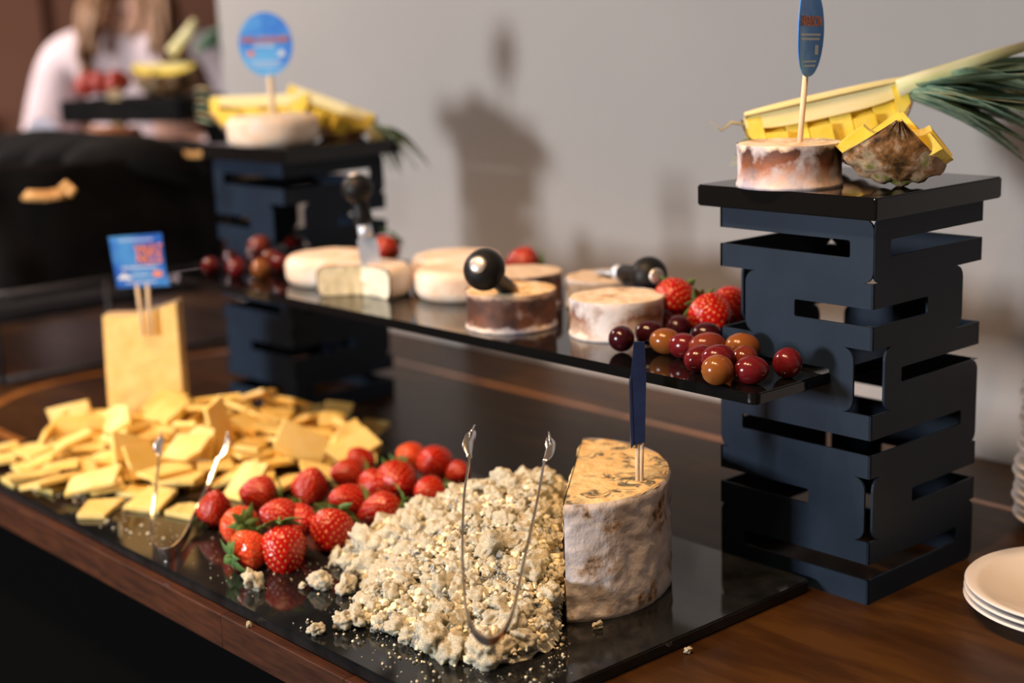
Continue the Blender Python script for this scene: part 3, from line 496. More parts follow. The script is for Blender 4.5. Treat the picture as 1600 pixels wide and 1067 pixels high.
for i, (v, x, y, z, a, b, c, d_) in enumerate(SL):
    o = obj('cheddar_slice', SM[v][i % 3], None, (x, y, z), Quaternion((a, b, c, d_)))
    nz = abs((Quaternion((a, b, c, d_)) @ Vector((0, 0, 1))).z)
    pose = 'lying flat' if nz > .9 else ('leaning' if nz > .55 else 'standing on edge')
    lay = 'on top of the heap' if z > .042 else ('within the heap' if z > .022 else 'at slab level')
    if x < -1.04: zone = 'left of the block'
    elif y > -.13: zone = 'right of the block'
    elif x > -.80: zone = 'beside the strawberries'
    elif x > -.90: zone = 'behind the steel tongs'
    else: zone = 'in front of the block'
    lab = 'yellow cheddar slice ' + pose + ' ' + lay + ' ' + zone
    tag(o, lab, 'cheese slice', 'cheddar slices heaped on the black slab')

# ---------------------------------------------------------------- small wheels on the shelf and stands
def roundprof(R, H, r, top=0.0):
    p = [(0, 0), (R - r, 0)] + [(R - r + r * math.sin(a), r - r * math.cos(a)) for a in [PI / 2 * k / 6 for k in range(1, 7)]]
    p += [(R - r + r * math.cos(a), H - r + r * math.sin(a)) for a in [PI / 2 * k / 6 for k in range(0, 7)]]
    return p + [(R * .6, H + top * .6), (R * .3, H + top), (0, H + top)]
def displace(me, amp, f, seed=0):
    for v in me.vertices:
        n = v.co.normalized() if v.co.length else Vector((0, 0, 1))
        v.co += n * noise.fractal(v.co * f + Vector((seed, 0, 0)), 1, 2, 3) * amp
def white_wheel(x, y, R, H, z, label, seed, cut=None):
    root = empty('soft_cheese', (x, y, z))
    if cut is None:
        me = lathe('rind', roundprof(R, H, .013, .0), WHITER, 64, wob=.02, seed=seed); displace(me, .0009, 45, seed); obj('rind', me, root)
    else:
        me = lathe('rind', roundprof(R, H, .011), WHITER, 50, cut[0], cut[1]); displace(me, .0006, 45, seed); obj('rind', me, root)
        for k, (a, m) in enumerate(zip(cut, (PASTE2, PASTE))):
            pr_ = roundprof(R - .0018, H - .0028, .011); pts = [(r, zz + .0012) for r, zz in pr_]
            d_ = Vector((math.cos(a), math.sin(a), 0)); nn = Vector((-d_.y, d_.x, 0)) * (-1 if k == 0 else 1)
            vs, fs = [], []; NXq, NZq = 22, 14
            for i in range(NXq + 1):
                for j in range(NZq + 1):
                    u = (R - .0016) * i / NXq; zz = .001 + (H - .0022) * j / NZq
                    e = max(0, (u - (R - .011)) / .0095); lim = .0105 * (1 - math.sqrt(max(0, 1 - min(1, e) ** 2))); zz = max(lim + .001, min(H - lim - .0012, zz))
                    rough = (.0035 if k == 0 else .0012) + .004 * math.exp(-u / .008)
                    dd = .0014 + abs(noise.fractal(Vector((u * 70, zz * 70, k * 9)), 1, 2, 3)) * rough
                    vs.append(d_ * u + nn * dd + Vector((0, 0, zz)))
            for i in range(NXq):
                for j in range(NZq): q = i * (NZq + 1) + j; fs.append((q, q + 1, q + NZq + 2, q + NZq + 1))
            obj('cut_face', mesh('cut_face', vs, fs, [m], None, True), root)
    return tag(root, label, 'cheese')
white_wheel(-.8516, -.0062, .0589, .0387, SZ, 'whole pale round cheese at the far left of the shelf beside the grapes', 1)
aL = math.atan2(*((SIDE * -.99 - AWAY * .06).yx)); aR = math.atan2(*((SIDE * .62 - AWAY * .78).yx))
if aL < aR: aL += 2 * PI
white_wheel(-.7356, -.0347, .0600, .0385, SZ, 'pale round cheese with a wedge cut out and a knife stuck in it', 2, (aR, aL))
white_wheel(-.700, .0880, .0600, .0400, SZ, 'pale round cheese at the back of the shelf behind the cut one', 3)
white_wheel(-.6290, .0345, .0560, .0380, SZ, 'whole pale round cheese just left of the black ball handled knife', 4)
white_wheel(-1.0704, .0586, .0660, .0421, PZ, 'thick white round cheese on the far stand carrying the round sign', 5)
def bark_wheel(x, y, R, H, z, side, top, label, seed, scoop=0, rot=0):
    root = empty('bark_wrapped_cheese', (x, y, z), (0, 0, rot))
    prof = [(0, 0), (R * 1.015, 0), (R * 1.02, .003), (R * .995, .0055), (R * .985, .012), (R * .985, H - .008), (R * 1.0, H - .004), (R * .99, H - .0012)]
    me = lathe('bark_band', prof, side, 72, wob=.018, seed=seed); displace(me, .0007, 60, seed); obj('bark_band', me, root)
    vs, fs = [], []; NR, NA = 16, 64
    for r in range(NR + 1):
        for i in range(NA):
            a = 2 * PI * i / NA; rr = R * .985 * r / NR; p = Vector((rr * math.cos(a), rr * math.sin(a), 0))
            zz = H - .001 + .0011 * noise.fractal(p * 70 + Vector((seed * 3, 0, 0)), 1, 2, 3) - (.0006 if r == NR else 0)
            if scoop: zz += scoop * (-.004 * math.exp(-((p - Vector((.008, -.002, 0))).length / .02) ** 2) + .0022 * noise.noise(p * 130)) * (1 - r / NR)
            vs.append(p + Vector((0, 0, zz)))
    for r in range(NR):
        for i in range(NA): j = (i + 1) % NA; fs.append((r * NA + i, r * NA + j, (r + 1) * NA + j, (r + 1) * NA + i))
    obj('top_crust', mesh('top_crust', vs, fs, [top], None, True), root)
    return tag(root, label, 'cheese')
bark_wheel(-.4447, -.0450, .0505, .043, SZ, BARK, SCOOP, 'brown bark wrapped cheese with a scooped top and the knife at the shelf front', 1, 1.0)
bark_wheel(-.5350, .0510, .0500, .0405, SZ, BARK, TOPT, 'smooth tan topped bark wrapped cheese behind the scooped one', 2)
bark_wheel(-.4470, .1100, .0500, .0360, SZ, BARKW, TOPT, 'bark wrapped cheese with a white rim cut by the horizontal knife', 3, .6)
bark_wheel(-.3250, .0006, .0508, .0423, SZ, BARKW, TOPC, 'white and brown mottled bark wrapped cheese beside the front grapes', 4, .3, rot=1.0)
bark_wheel(-.1189, .0295, .0500, .0423, PZ, BARKT, TOPC, 'bark wrapped cheese with white mould on the near stand under the sign', 5)

# ---------------------------------------------------------------- ball handled cheese knives
def knife(P, a, length, R, blade, label, bw=.011, tip=.02, spin=None, nk=.0098):
    root = empty('cheese_knife', P, frame(a, spin if spin is not None else SIDE))
    L_ = length
    obj('handle', lathe('handle', [(0, .014), (.0085, .0145), (nk, .02), (nk * .95, L_ * .45), (.0105, L_ - R * 1.0)] + [(R * math.sin(t_), L_ - R * .92 * math.cos(t_)) for t_ in [PI * (.17 + .7 * k / 14) for k in range(15)]] + [(R * .3, L_ + R * .9), (0, L_ + R * .9)], BLACKP, 40), root)
    obj('pommel_cap', lathe('pommel_cap', [(0, L_ + R * .85)] + [(R * .42, L_ + R * .845), (R * .42, L_ + R * .885), (R * .34, L_ + R * .95), (R * .2, L_ + R * .985), (0, L_ + R * 1.0)], CAPM, 30), root)
    obj('bolster', lathe('bolster', [(0, -.002), (.0075, -.002), (.0095, .004), (.0085, .0145), (0, .0145)], BRASS if blade < .02 else BLADE, 24), root)
    obj('blade', prism('blade', [(-bw * .5, .004), (-bw, -.006), (-bw * 1.05, -blade * .7), (-bw * .8, -blade), (bw * .3, -blade), (bw, -blade * .8), (bw, -.006), (bw * .5, .004)], .0016, BLADE), root, (0, -.0008, 0))
    return tag(root, label, 'knife')
k2 = (SIDE * -.32 + Vector((0, 0, 1)) * .43 - AWAY * .86)
knife((-0.4429, -0.0458, 0.2585), k2, .088, .0225, .016, 'black ball handled knife leaning out of the scooped bark wrapped cheese', spin=UP)
knife((-.4225, .100, .2620), Vector((.93, -.33, .10)), .082, .0212, .045, 'black ball handled knife lying over the bark wrapped cheese by the strawberries', spin=(.3, .9, 0))
knife((-0.7332, -0.0300, 0.2943), (SIDE * -.13 + UP), .060, .0200, .045, 'upright black handled knife with a broad blade in the cut pale cheese', .0125, nk=.0125)

# ---------------------------------------------------------------- grapes
def grape_mesh(n, m, lx):
    me = lathe(n, [(0, -.5 * lx), (.035, -.49 * lx), (.05, -.48 * lx)] + [(.5 * math.sin(a), -.5 * lx * math.cos(a)) for a in [PI * k / 16 for k in range(2, 17)]], m, 24)
    return me
GM = {(c, k): grape_mesh('grape', GR[c], [1.06, 1.22, 1.35][k]) for c in GR for k in range(3)}
def put_grape(p, d, c, k, axis, label, group):
    o = obj('grape', GM[(c, k)], None, p, frame(axis, UP if abs(Vector(axis).normalized().z) < .9 else SIDE)); o.scale = (d, d, d); return tag(o, label, 'grape', group)
G1 = 'grapes by the near end of the shelf'
RG = [((-0.2564, -0.0636, 0.2335), .027, 'dark', 0, (.7, -.6, .2), 'dark purple grape alone against the mottled bark wrapped cheese'),
 ((-0.2537, -0.0249, 0.2335), .026, 'dark', 1, (.5, .5, 0), 'dark grape behind the edge-on blue sign'),
 ((-0.2155, -0.0424, 0.2330), .0265, 'tan', 1, (-.75, -.5, .1), 'greenish amber grape third from the left of the near bunch'),
 ((-0.1900, -0.0451, 0.2325), .0255, 'red', 1, (.8, .1, .1), 'small red grape beside the greenish amber one'),
 ((-0.2433, 0.0076, 0.2350), .027, 'dark', 0, (0, 1, .2), 'dark grape in shadow under the two strawberries'),
 ((-0.1594, -0.0439, 0.2360), .0275, 'rose', 2, (.66, .74, .1), 'long rosy brown grape under the middle strawberry'),
 ((-0.1404, -0.0769, 0.2325), .0255, 'red', 1, (.4, .8, .3), 'red grape tucked below the long rosy one'),
 ((-0.1129, -0.0822, 0.2375), .0265, 'red', 1, (.6, .7, .1), 'red grape between the long rosy one and the amber front grape'),
 ((-0.1327, -0.0232, 0.2350), .029, 'tan', 1, (.66, .74, -.1), 'amber brown grape nearest the stand slot'),
 ((-0.1035, -0.0556, 0.2330), .026, 'rose', 0, (.2, .5, 1), 'rosy grape between the amber grape and the lowest red one'),
 ((-0.0928, -0.1066, 0.2340), .0285, 'tan', 0, (.7, .6, .1), 'large amber grape at the very front of the near bunch'),
 ((-0.0735, -0.0818, 0.2325), .0265, 'red', 1, (.66, .74, .0), 'shiny red grape right of the large amber one'),
 ((-0.0637, -0.0420, 0.2335), .0275, 'red', 0, (.1, .3, 1), 'single red grape resting apart at the shelf corner by the stand'),
 ((-0.2027, 0.0050, 0.2335), .026, 'dark', 1, (.6, .6, 0), 'dark grape half hidden at the back of the near bunch'),
 ((-0.2911, 0.0341, 0.2335), .026, 'dark', 0, (.6, .6, 0), 'dark grape half hidden beside the mottled cheese rim')]
for p, d_, c, k, ax, lab in RG: put_grape(p, d_, c, k, ax, lab, G1)
LG = [((-1.0269, -0.0851, 0.2330), .026, 'red', 0, 'leftmost red grape at the far end of the shelf'), ((-0.9816, -0.0717, 0.2340), .029, 'red', 0, 'big glossy red grape at the far end of the shelf'),
 ((-1.0642, -0.0298, 0.2330), .026, 'dark', 0, 'dark grape behind the big glossy red one'), ((-1.0549, 0.0124, 0.2480), .028, 'rose', 1, 'brownish grape lying on top of the far bunch'),
 ((-0.9516, -0.0518, 0.2335), .027, 'tan', 0, 'brown grape in front of the far bunch'), ((-1.0536, 0.0030, 0.2335), .027, 'dark', 0, 'dark grape in the middle of the far bunch'),
 ((-0.9623, -0.0129, 0.2335), .027, 'red', 0, 'purple red grape touching the whole pale cheese'), ((-1.1015, 0.1037, 0.2345), .030, 'red', 1, 'bright red grape in front of the far stand'),
 ((-1.0522, 0.1242, 0.2335), .028, 'red', 1, 'red grape peeking over the whole pale cheese'), ((-1.0127, 0.0048, 0.2335), .027, 'rose', 0, 'rosy grape at the back of the far bunch')]
for p, d_, c, k, lab in LG: put_grape(p, d_, c, k, (rnd.uniform(-1, 1), rnd.uniform(-1, 1), .3), lab, 'grapes by the far end of the shelf')

# ---------------------------------------------------------------- strawberries
def berry_profile(t): # t 0 shoulder .. 1 tip
    return (math.sin(min(1, t * 2.7) * PI / 2) ** .62) * (1 - max(0, (t - .32) / .68) ** 2.1 * .80) * math.sqrt(max(0, 1 - max(0, (t - .82) / .18) ** 2.3)) if t > 0 else 0
def berry_mesh(k):
    r = random.Random(k); L, R = 1.0, .46 + .03 * k; NT, NA = 46, 56; seeds = []
    rows = 11
    for j in range(rows):
        t = .10 + .84 * j / (rows - 1); rad = berry_profile(t) * R; n = max(4, int(2 * PI * rad / .155))
        for i in range(n): seeds.append((t, 2 * PI * (i + .5 * (j % 2)) / n + r.uniform(-.07, .07)))
    pos = lambda t, a, s=1.0: Vector((berry_profile(t) * R * s * math.cos(a) * (1 + .06 * math.cos(2 * a + k)), berry_profile(t) * R * s * math.sin(a), .42 - t * L))
    sp = [pos(t, a) for t, a in seeds]; vs, fs = [], []
    for j in range(NT + 1):
        t = j / NT; t = t ** .9
        for i in range(NA):
            a = 2 * PI * i / NA; p = pos(t, a); ctr = Vector((0, 0, p.z * .8)); nrm = (p - ctr).normalized() if (p - ctr).length > 1e-5 else Vector((0, 0, 1))
            dmin = min((p - q).length for q in sp); dimp = -.040 * math.exp(-(dmin / .040) ** 2)
            vs.append(p + nrm * (dimp + .02 * noise.noise(p * 2.2 + Vector((k * 5, 0, 0)))))
    for j in range(NT):
        for i in range(NA): l = (i + 1) % NA; fs.append((j * NA + i, j * NA + l, (j + 1) * NA + l, (j + 1) * NA + i))
    body = mesh('flesh', vs, fs, [BERRY], None, True)
    vs, fs = [], []
    for (t, a), p in zip(seeds, sp):
        q = pos(min(1, t + .03), a); dn = (q - p).normalized(); nr = Vector((math.cos(a), math.sin(a), .15)).normalized(); sd = dn.cross(nr).normalized(); b = len(vs)
        c = p - nr * .022 + nr * .02 * noise.noise(p * 2.2 + Vector((k * 5, 0, 0)))
        vs += [c + dn * .032, c + sd * .017, c - dn * .032, c - sd * .017, c + nr * .016]
        fs += [(b, b + 1, b + 4), (b + 1, b + 2, b + 4), (b + 2, b + 3, b + 4), (b + 3, b, b + 4)]
    return body, mesh('seeds', vs, fs, [SEED], None, True)
def calyx_mesh(k):
    r = random.Random(90 + k); vs, fs = [], []
    for i in range(9):
        a = 2 * PI * i / 9 + r.uniform(-.15, .15); ln = r.uniform(.42, .60); w = r.uniform(.085, .12); lift = r.uniform(-.1, .16); b = len(vs)
        d = Vector((math.cos(a), math.sin(a), 0)); s = Vector((-d.y, d.x, 0))
        for q in range(7):
            u = q / 6; ww = w * (math.sin(PI * min(1, u * .9 + .12)) ** .8) * (1 - u ** 6); z = .44 + .05 * math.sin(u * 2.5) + lift * u * u - .10 * u * u
            c = d * (ln * u); vs += [c + s * ww + Vector((0, 0, z + .015)), c + Vector((0, 0, z)), c - s * ww + Vector((0, 0, z + .015))]
        for q in range(6):
            for h in (0, 1): f = b + q * 3 + h; fs.append((f, f + 1, f + 4, f + 3))
    me = mesh('calyx', vs, fs, [CALYX], None, True)
    st_ = tube('calyx', [(0, 0, .42), (.02, 0, .52), (.05, .01, .60)], [.03, .022, .02], CALYX, 6)
    bm = bmesh.new(); bm.from_mesh(me); bm.from_mesh(st_); bmesh.ops.solidify(bm, geom=bm.faces[:], thickness=.008); me = from_bm(bm, 'calyx', CALYX, True); return me
BM = [berry_mesh(k) for k in range(3)]; CM = [calyx_mesh(k) for k in range(2)]
BMO = [b.copy() for b, s_ in BM]
for b in BMO: b.materials[0] = BERRYO
def berry(p, L, tip, k, label, group, W=None, pale=False, spin=None, cal=True):
    """tip = direction the point of the berry faces, in table directions (side, up, toward the room)"""
    t = SIDE * tip[0] + UP * tip[1] - AWAY * tip[2]
    root = empty('strawberry', p, frame(-t, spin if spin is not None else (UP if abs(t.normalized().z) < .9 else SIDE)))
    L *= 1.10; w = (W or L * .95) / .88
    root.scale = (w, w, L)
    obj('flesh', BMO[k] if pale else BM[k][0], root); obj('seeds', BM[k][1], root)
    if cal: obj('calyx', CM[k % 2], root)
    return tag(root, label, 'strawberry', group)
G2 = 'strawberries on the black slab'
ZB = .032
for a in [
 ((-0.6320, -0.3297, 0.0300), .043, (.25, .95, .25), 0, 'pointed strawberry standing just right of the steel tongs', .036),
 ((-0.6371, -0.2656, 0.0320), .041, (-.9, .25, .2), 1, 'strawberry pointing left behind the orange one, leaves on its right', .040),
 ((-0.5604, -0.3406, 0.0320), .036, (-.45, -.35, -.75), 2, 'pale orange red strawberry showing its leaves, upper of two', .038, True),
 ((-0.4913, -0.3740, 0.0310), .037, (.75, .10, -.55), 2, 'orange red strawberry at the slab edge with a star of leaves facing us', .039, True),
 ((-0.4679, -0.3465, 0.0330), .050, (.15, -.75, .55), 1, 'big strawberry pointing down at the front of the heap', .044),
 ((-0.5253, -0.3098, 0.0440), .040, (-.7, .3, .3), 0, 'strawberry in the middle row above the big front one', .036),
 ((-0.5145, -0.2931, 0.0380), .036, (.5, .2, .5), 1, 'dark strawberry squeezed between the big front one and the round one', .033),
 ((-0.6068, -0.2192, 0.0360), .043, (.35, .90, .20), 0, 'pointed strawberry with its tip up and leaves to its right', .040),
 ((-0.4737, -0.2812, 0.0340), .045, (-.10, -.45, .9), 1, 'round strawberry at the right front beside the blue cheese crumbs', .044),
 ((-0.6147, -0.1570, 0.0360), .040, (-.75, .2, .35), 2, 'strawberry behind the pointed one in the upper row', .034),
 ((-0.5331, -0.2172, 0.0360), .042, (-.65, .35, .5), 0, 'strawberry with a small leaf tuft below it in the middle row', .037),
 ((-0.6504, -0.1144, 0.0340), .036, (-.5, .7, .2), 1, 'small strawberry at the back beside a leaf cluster', .031),
 ((-0.5413, -0.1437, 0.0400), .045, (.15, .0, .9), 2, 'wide strawberry in the back row facing us', .043),
 ((-0.4902, -0.2024, 0.0340), .047, (-.90, -.25, .15), 0, 'strawberry pointing left with its tip at the crumbs', .035),
 ((-0.6157, -0.0666, 0.0360), .036, (.5, .3, -.6), 1, 'pale strawberry at the back just left of the rearmost one', .034, True),
 ((-0.5688, -0.0652, 0.0380), .041, (-.1, .55, .75), 2, 'rearmost big strawberry beside the crumb heap', .040),
 ((-0.4960, -0.1314, 0.0340), .036, (-.5, .2, .7), 1, 'strawberry half buried by the blue cheese crumbs', .034),
 ((-0.5316, -0.0605, 0.0320), .032, (.3, .2, .7), 0, 'strawberry mostly hidden behind the crumb heap', .030),
 ((-0.5777, -0.1510, 0.0300), .036, (.2, .2, .7), 1, 'dark strawberry in the gap of the middle row', .034)]:
    berry(a[0], a[1], a[2], a[3], a[4], G2, a[5], len(a) > 6)
G3 = 'strawberries on the raised shelf'
berry((-0.2986, 0.0628, 0.2500), .043, (-.30, -.15, .85), 1, 'round strawberry leaning on the mottled cheese by the knife', G3, .0430)
berry((-0.2353, 0.0476, 0.2440), .041, (.35, -.35, .80), 2, 'strawberry with a leaf at its upper left above the grapes', G3, .0420)
berry((-0.2373, 0.0850, 0.2470), .042, (-.3, .5, .3), 0, 'strawberry half hidden behind the near stand', G3, .0400)
berry((-0.6472, 0.1599, 0.2420), .042, (-.9, .1, .1), 1, 'strawberry showing only its top behind the tan topped cheese', G3, .0400)
berry((-0.9083, 0.1306, 0.2420), .040, (-.5, -.6, .2), 0, 'blurred strawberry with its leaves up behind the cut cheese', G3, .0380)

# ---------------------------------------------------------------- blue cheese crumbs
PK = Vector((-.300, -.150))
BD = [p[:2] for p in ((-0.1407, -0.2598, 0.0130), (-0.1184, -0.2906, 0.0130), (-0.1089, -0.3147, 0.0130), (-0.1198, -0.3435, 0.0130), (-0.1514, -0.3670, 0.0130), (-0.1896, -0.3858, 0.0130), (-0.2354, -0.3731, 0.0130), (-0.2669, -0.3876, 0.0130), (-0.3165, -0.3735, 0.0130), (-0.3409, -0.3310, 0.0130), (-0.3810, -0.3157, 0.0130), (-0.4401, -0.3054, 0.0130))] + [(-.470, -.225), (-.465, -.120), (-.400, -.030), (-.318, -.030), (-.290, -.085), (-.240, -.140), (-.190, -.200), (-.150, -.248)]
def heap_h(x, y):
    v = Vector((x, y)) - PK; a = math.atan2(v.y, v.x); best = None
    for i in range(len(BD)):
        p, q = Vector(BD[i]) - PK, Vector(BD[(i + 1) % len(BD)]) - PK; d = Vector((math.cos(a), math.sin(a))); e = q - p; den = d.x * e.y - d.y * e.x
        if abs(den) < 1e-9: continue
        s = (p.x * e.y - p.y * e.x) / den; u = (p.x * d.y - p.y * d.x) / den
        if s > 0 and -1e-6 <= u <= 1 + 1e-6 and (best is None or s < best): best = s
    if not best: return -1
    r = v.length / best
    if r >= 1: return -1
    bank = min(1, max(0, (Vector((x, y)) - Vector((-.226, -.163))).dot(Vector((-.755, -.656))) + .004) / .008)
    return .074 * (1 - r ** 1.55) ** .85 + .006 * (1 - r)
def chunk_mesh(k, sub, name='cheese_crumb'):
    r = random.Random(k); bm = bmesh.new(); bmesh.ops.create_icosphere(bm, subdivisions=sub, radius=.5)
    off = Vector((k * 7.3, k, 0)); sq = Vector((r.uniform(.8, 1.2), r.uniform(.7, 1), r.uniform(.6, .85)))
    for v in bm.verts:
        d = v.co.normalized(); f = 1 + .50 * noise.fractal(d * 1.5 + off, 1, 2, 2) + .16 * noise.noise(d * 4.5 + off) + .07 * noise.noise(d * 11 + off)
        v.co = Vector((d.x * sq.x, d.y * sq.y, d.z * sq.z)) * .5 * f
    return from_bm(bm, name, CRUMB, True)
CH = [chunk_mesh(k, 4) for k in range(10)]
def heap_tag(o, x, y):
    sz = 'large' if o.scale[0] > .0235 else ('small' if o.scale[0] < .0165 else 'mid-sized')
    if y < -.345: zone = 'at the front foot of the heap' + (' below the slim tongs' if x > -.24 else ' near the slab edge')
    elif x > -.25: zone = 'against the cut face of the half wheel' if y > -.27 else 'between the slim tongs and the half wheel'
    elif y > -.14: zone = 'on the far shoulder of the heap' if x < -.33 else 'on the crest of the heap'
    elif x < -.38: zone = 'on the strawberry side of the heap'
    else: zone = 'on the middle slope of the heap behind the slim tongs' if y > -.25 else 'on the lower slope of the heap inside the slim tongs'
    lab = sz + ' blue cheese lump ' + zone
    tag(o, lab, 'cheese crumb', 'lumps in the blue cheese heap')
placed = []; tries = 0
while len(placed) < 286 and tries < 30000:
    tries += 1; x, y = rnd.uniform(-.48, -.125), rnd.uniform(-.40, -.02); h = heap_h(x, y)
    if h < 0: continue
    if y > -.10 and x < -.33 and rnd.random() < .8: continue
    s = rnd.choice([.014, .017, .020, .025, .031]) * (1.15 if h < .03 else .92)
    if any((x - a) ** 2 + (y - b) ** 2 < ((s + c) * .34) ** 2 for a, b, c in placed): continue
    if (Vector((x, y)) - Vector((-.226, -.163))).dot(Vector((.755, .656))) > -.007 and y > -.262: continue
    placed.append((x, y, s))
    o = obj('cheese_crumb', CH[len(placed) % 10], None, (x, y, TZ + max(s * .30, h + s * .14)), (rnd.uniform(0, 6.3), rnd.uniform(-.5, .5), rnd.uniform(0, 6.3)))
    o.scale = (s, s, s); heap_tag(o, x, y)
# the fine crumbs between and under the lumps: nobody could count them
vs, fs = [], []
NXc, NYc = 90, 90
idx = {}
for j in range(NYc + 1):
    for i in range(NXc + 1):
        x, y = -.485 + .365 * i / NXc, -.398 + .385 * j / NYc; h = heap_h(x, y)
        if (Vector((x, y)) - Vector((-.226, -.163))).dot(Vector((.755, .656))) > -.002 and y > -.262: h = -1
        if h > 0.0: idx[(i, j)] = len(vs); vs.append((x, y, TZ + h * .97 - .003 + .004 * noise.fractal(Vector((x * 90, y * 90, 3)), 1, 2, 4) - .003))
for j in range(NYc):
    for i in range(NXc):
        k = [(i, j), (i + 1, j), (i + 1, j + 1), (i, j + 1)]
        if all(q in idx for q in k): fs.append(tuple(idx[q] for q in k))
bm0 = bmesh.new(); bmesh.ops.create_icosphere(bm0, subdivisions=1, radius=.5); iv = [v.co.copy() for v in bm0.verts]; bm0.verts.ensure_lookup_table(); ifs = [tuple(v.index for v in f.verts) for f in bm0.faces]; bm0.free()
def crumb_at(x, y, z, s):
    b = len(vs); R_ = Quaternion(Vector((rnd.random(), rnd.random(), rnd.random())).normalized(), rnd.uniform(0, 6)).to_matrix()
    for v in iv: q = R_ @ (v * (s * rnd.uniform(.6, 1.25))); vs.append((x + q.x, y + q.y, z + q.z * .9))
    for f in ifs: fs.append(tuple(b + i for i in f))
c_ = 0
while c_ < 4200:
    x, y = rnd.uniform(-.485, -.12), rnd.uniform(-.40, -.015); h = heap_h(x, y)
    if h < 0: continue
    if (Vector((x, y)) - Vector((-.226, -.163))).dot(Vector((.755, .656))) > -.003 and y > -.262: continue
    s = rnd.choice([.0025, .0035, .005, .007, .010]); crumb_at(x, y, TZ + max(s * .4, h + rnd.uniform(0, .006)), s); c_ += 1
for q in range(240):
    a = rnd.random(); p, b_ = rnd.choice(list(zip(BD[0:11], BD[1:12]))); x = p[0] + (b_[0] - p[0]) * a; y = p[1] + (b_[1] - p[1]) * a
    d = Vector((x, y)) - PK; e = 1 + abs(rnd.gauss(0, .14)); x, y = PK.x + d.x * e, PK.y + d.y * e
    if y < -.425 or x > -.07: continue
    s = rnd.choice([.001, .0013, .0018, .003]); crumb_at(x, y, TZ + s * .4, s)
tag(obj('fine_crumbs', mesh('fine_crumbs', vs, fs, [CRUMB])), 'fine crumbs of blue-veined cheese filling and skirting the heap', 'crumbs', kind='stuff')
vs, fs = [], []
for q in range(150): x, y = rnd.uniform(-1.0, -.62), rnd.uniform(-.425, -.37) + rnd.uniform(0, .06) * rnd.random(); s = rnd.choice([.001, .0014, .002, .0035]); crumb_at(x, y, TZ + s * .4, s)
for q in range(70): x, y = rnd.uniform(-.62, -.42), rnd.uniform(-.42, -.33); s = rnd.choice([.001, .0014, .002]); crumb_at(x, y, TZ + s * .4, s)
tag(obj('scattered_crumbs', mesh('scattered_crumbs', vs, fs, [CRUMB])), 'tiny pale crumbs scattered along the front of the black slab', 'crumbs', kind='stuff')
for p, s, lab in [((-0.4377, -0.4015, 0.0200), .026, 'lone lump of blue cheese in front of the big strawberry'), ((-0.3887, -0.3560, 0.0210), .025, 'lone lump of blue cheese midway between strawberries and heap'),
 ((-0.3638, -0.3416, 0.0190), .024, 'flat lone lump of blue cheese nearest the heap'), ((-0.2974, -0.4231, 0.0180), .014, 'small pale crumb nearest the slab front edge'), ((-0.4034, -0.3676, 0.0150), .008, 'tiny crumb left of the midway lump'),
 ((-0.2906, -0.3980, 0.0210), .019, 'pale crumb at the left tip of the heap foot'), ((-0.2833, -0.3881, 0.0220), .021, 'second pale crumb at the left tip of the heap foot'), ((-0.1244, -0.2346, 0.0150), .009, 'small crumb at the foot of the half wheel'),
 ((-0.3847, -0.4410, 0.0020), .006, 'white speck on the wooden table edge'), ((-0.0489, -0.1994, 0.0030), .008, 'white crumb on the wood beside the slab')]:
    o = obj('cheese_crumb', CH[int(s * 1e4) % 9], None, p, (rnd.uniform(0, 6), 0, rnd.uniform(0, 6))); o.scale = (s,) * 3; tag(o, lab, 'cheese crumb')

# ---------------------------------------------------------------- tongs
def tongs(pts, w, th, label, tipm=CHROME):
    root = empty('serving_tongs', pts[len(pts) // 2]); o0 = Vector(pts[len(pts) // 2]); P = [Vector(p) - o0 for p in smoothpath(pts, 7)]
    # flat band: its width stands across the plane of the U
    c = (P[0] + P[-1]) / 2; nrm = (P[0] - P[len(P) // 2]).cross(P[-1] - P[len(P) // 2]).normalized()
    vs, fs = [], []
    for i, p in enumerate(P):
        t = (P[min(i + 1, len(P) - 1)] - P[max(i - 1, 0)]).normalized(); b = nrm.cross(t).normalized(); u = abs(2 * i / (len(P) - 1) - 1); ww = w * (1 - .62 * min(1, u * 1.5))
        for s, q in ((-1, -1), (1, -1), (1, 1), (-1, 1)): vs.append(p + nrm * ww * s + b * th * q)
    for i in range(len(P) - 1):
        for k in range(4): l = (k + 1) % 4; fs.append((i * 4 + k, i * 4 + l, i * 4 + 4 + l, i * 4 + 4 + k))
    fs += [(3, 2, 1, 0), tuple(len(vs) - 4 + k for k in range(4))]
    me = mesh('spring_band', vs, fs, [CHROME]); obj('spring_band', me, root)
    for e, nx in ((0, 3), (-1, -4)):
        d = (P[e] - P[nx]).normalized(); s = nrm
        side = d.cross(s).normalized()
        pts_ = [P[e] + d * (.034 * k / 8) + side * .004 * math.sin(PI * k / 8) * (1 if e == 0 else -1) for k in range(9)]
        obj('gripper', tube('gripper', pts_, [.0022, .003, .0042, .005, .005, .0046, .0052, .004, .002], tipm, 10, flat=(1.0, .35)), root)
        for g in (-1, 1): obj('claw', tube('claw', [pts_[-3] + s * .003 * g, pts_[-1] + s * .004 * g + d * .003], [.0016, .0008], tipm, 6), root)
    return tag(root, label, 'tongs')
tongs([(-0.7241, -0.3423, 0.0780), (-0.6771, -0.3759, 0.0520), (-0.6479, -0.3988, 0.0260), (-0.5977, -0.4227, 0.0200), (-0.5700, -0.4229, 0.0200), (-0.5907, -0.3947, 0.0200), (-0.6451, -0.3467, 0.0260), (-0.6538, -0.3232, 0.0520), (-0.6687, -0.2992, 0.0750)], .0085, .0010, 'polished steel tongs standing open in front of the cheddar slices')
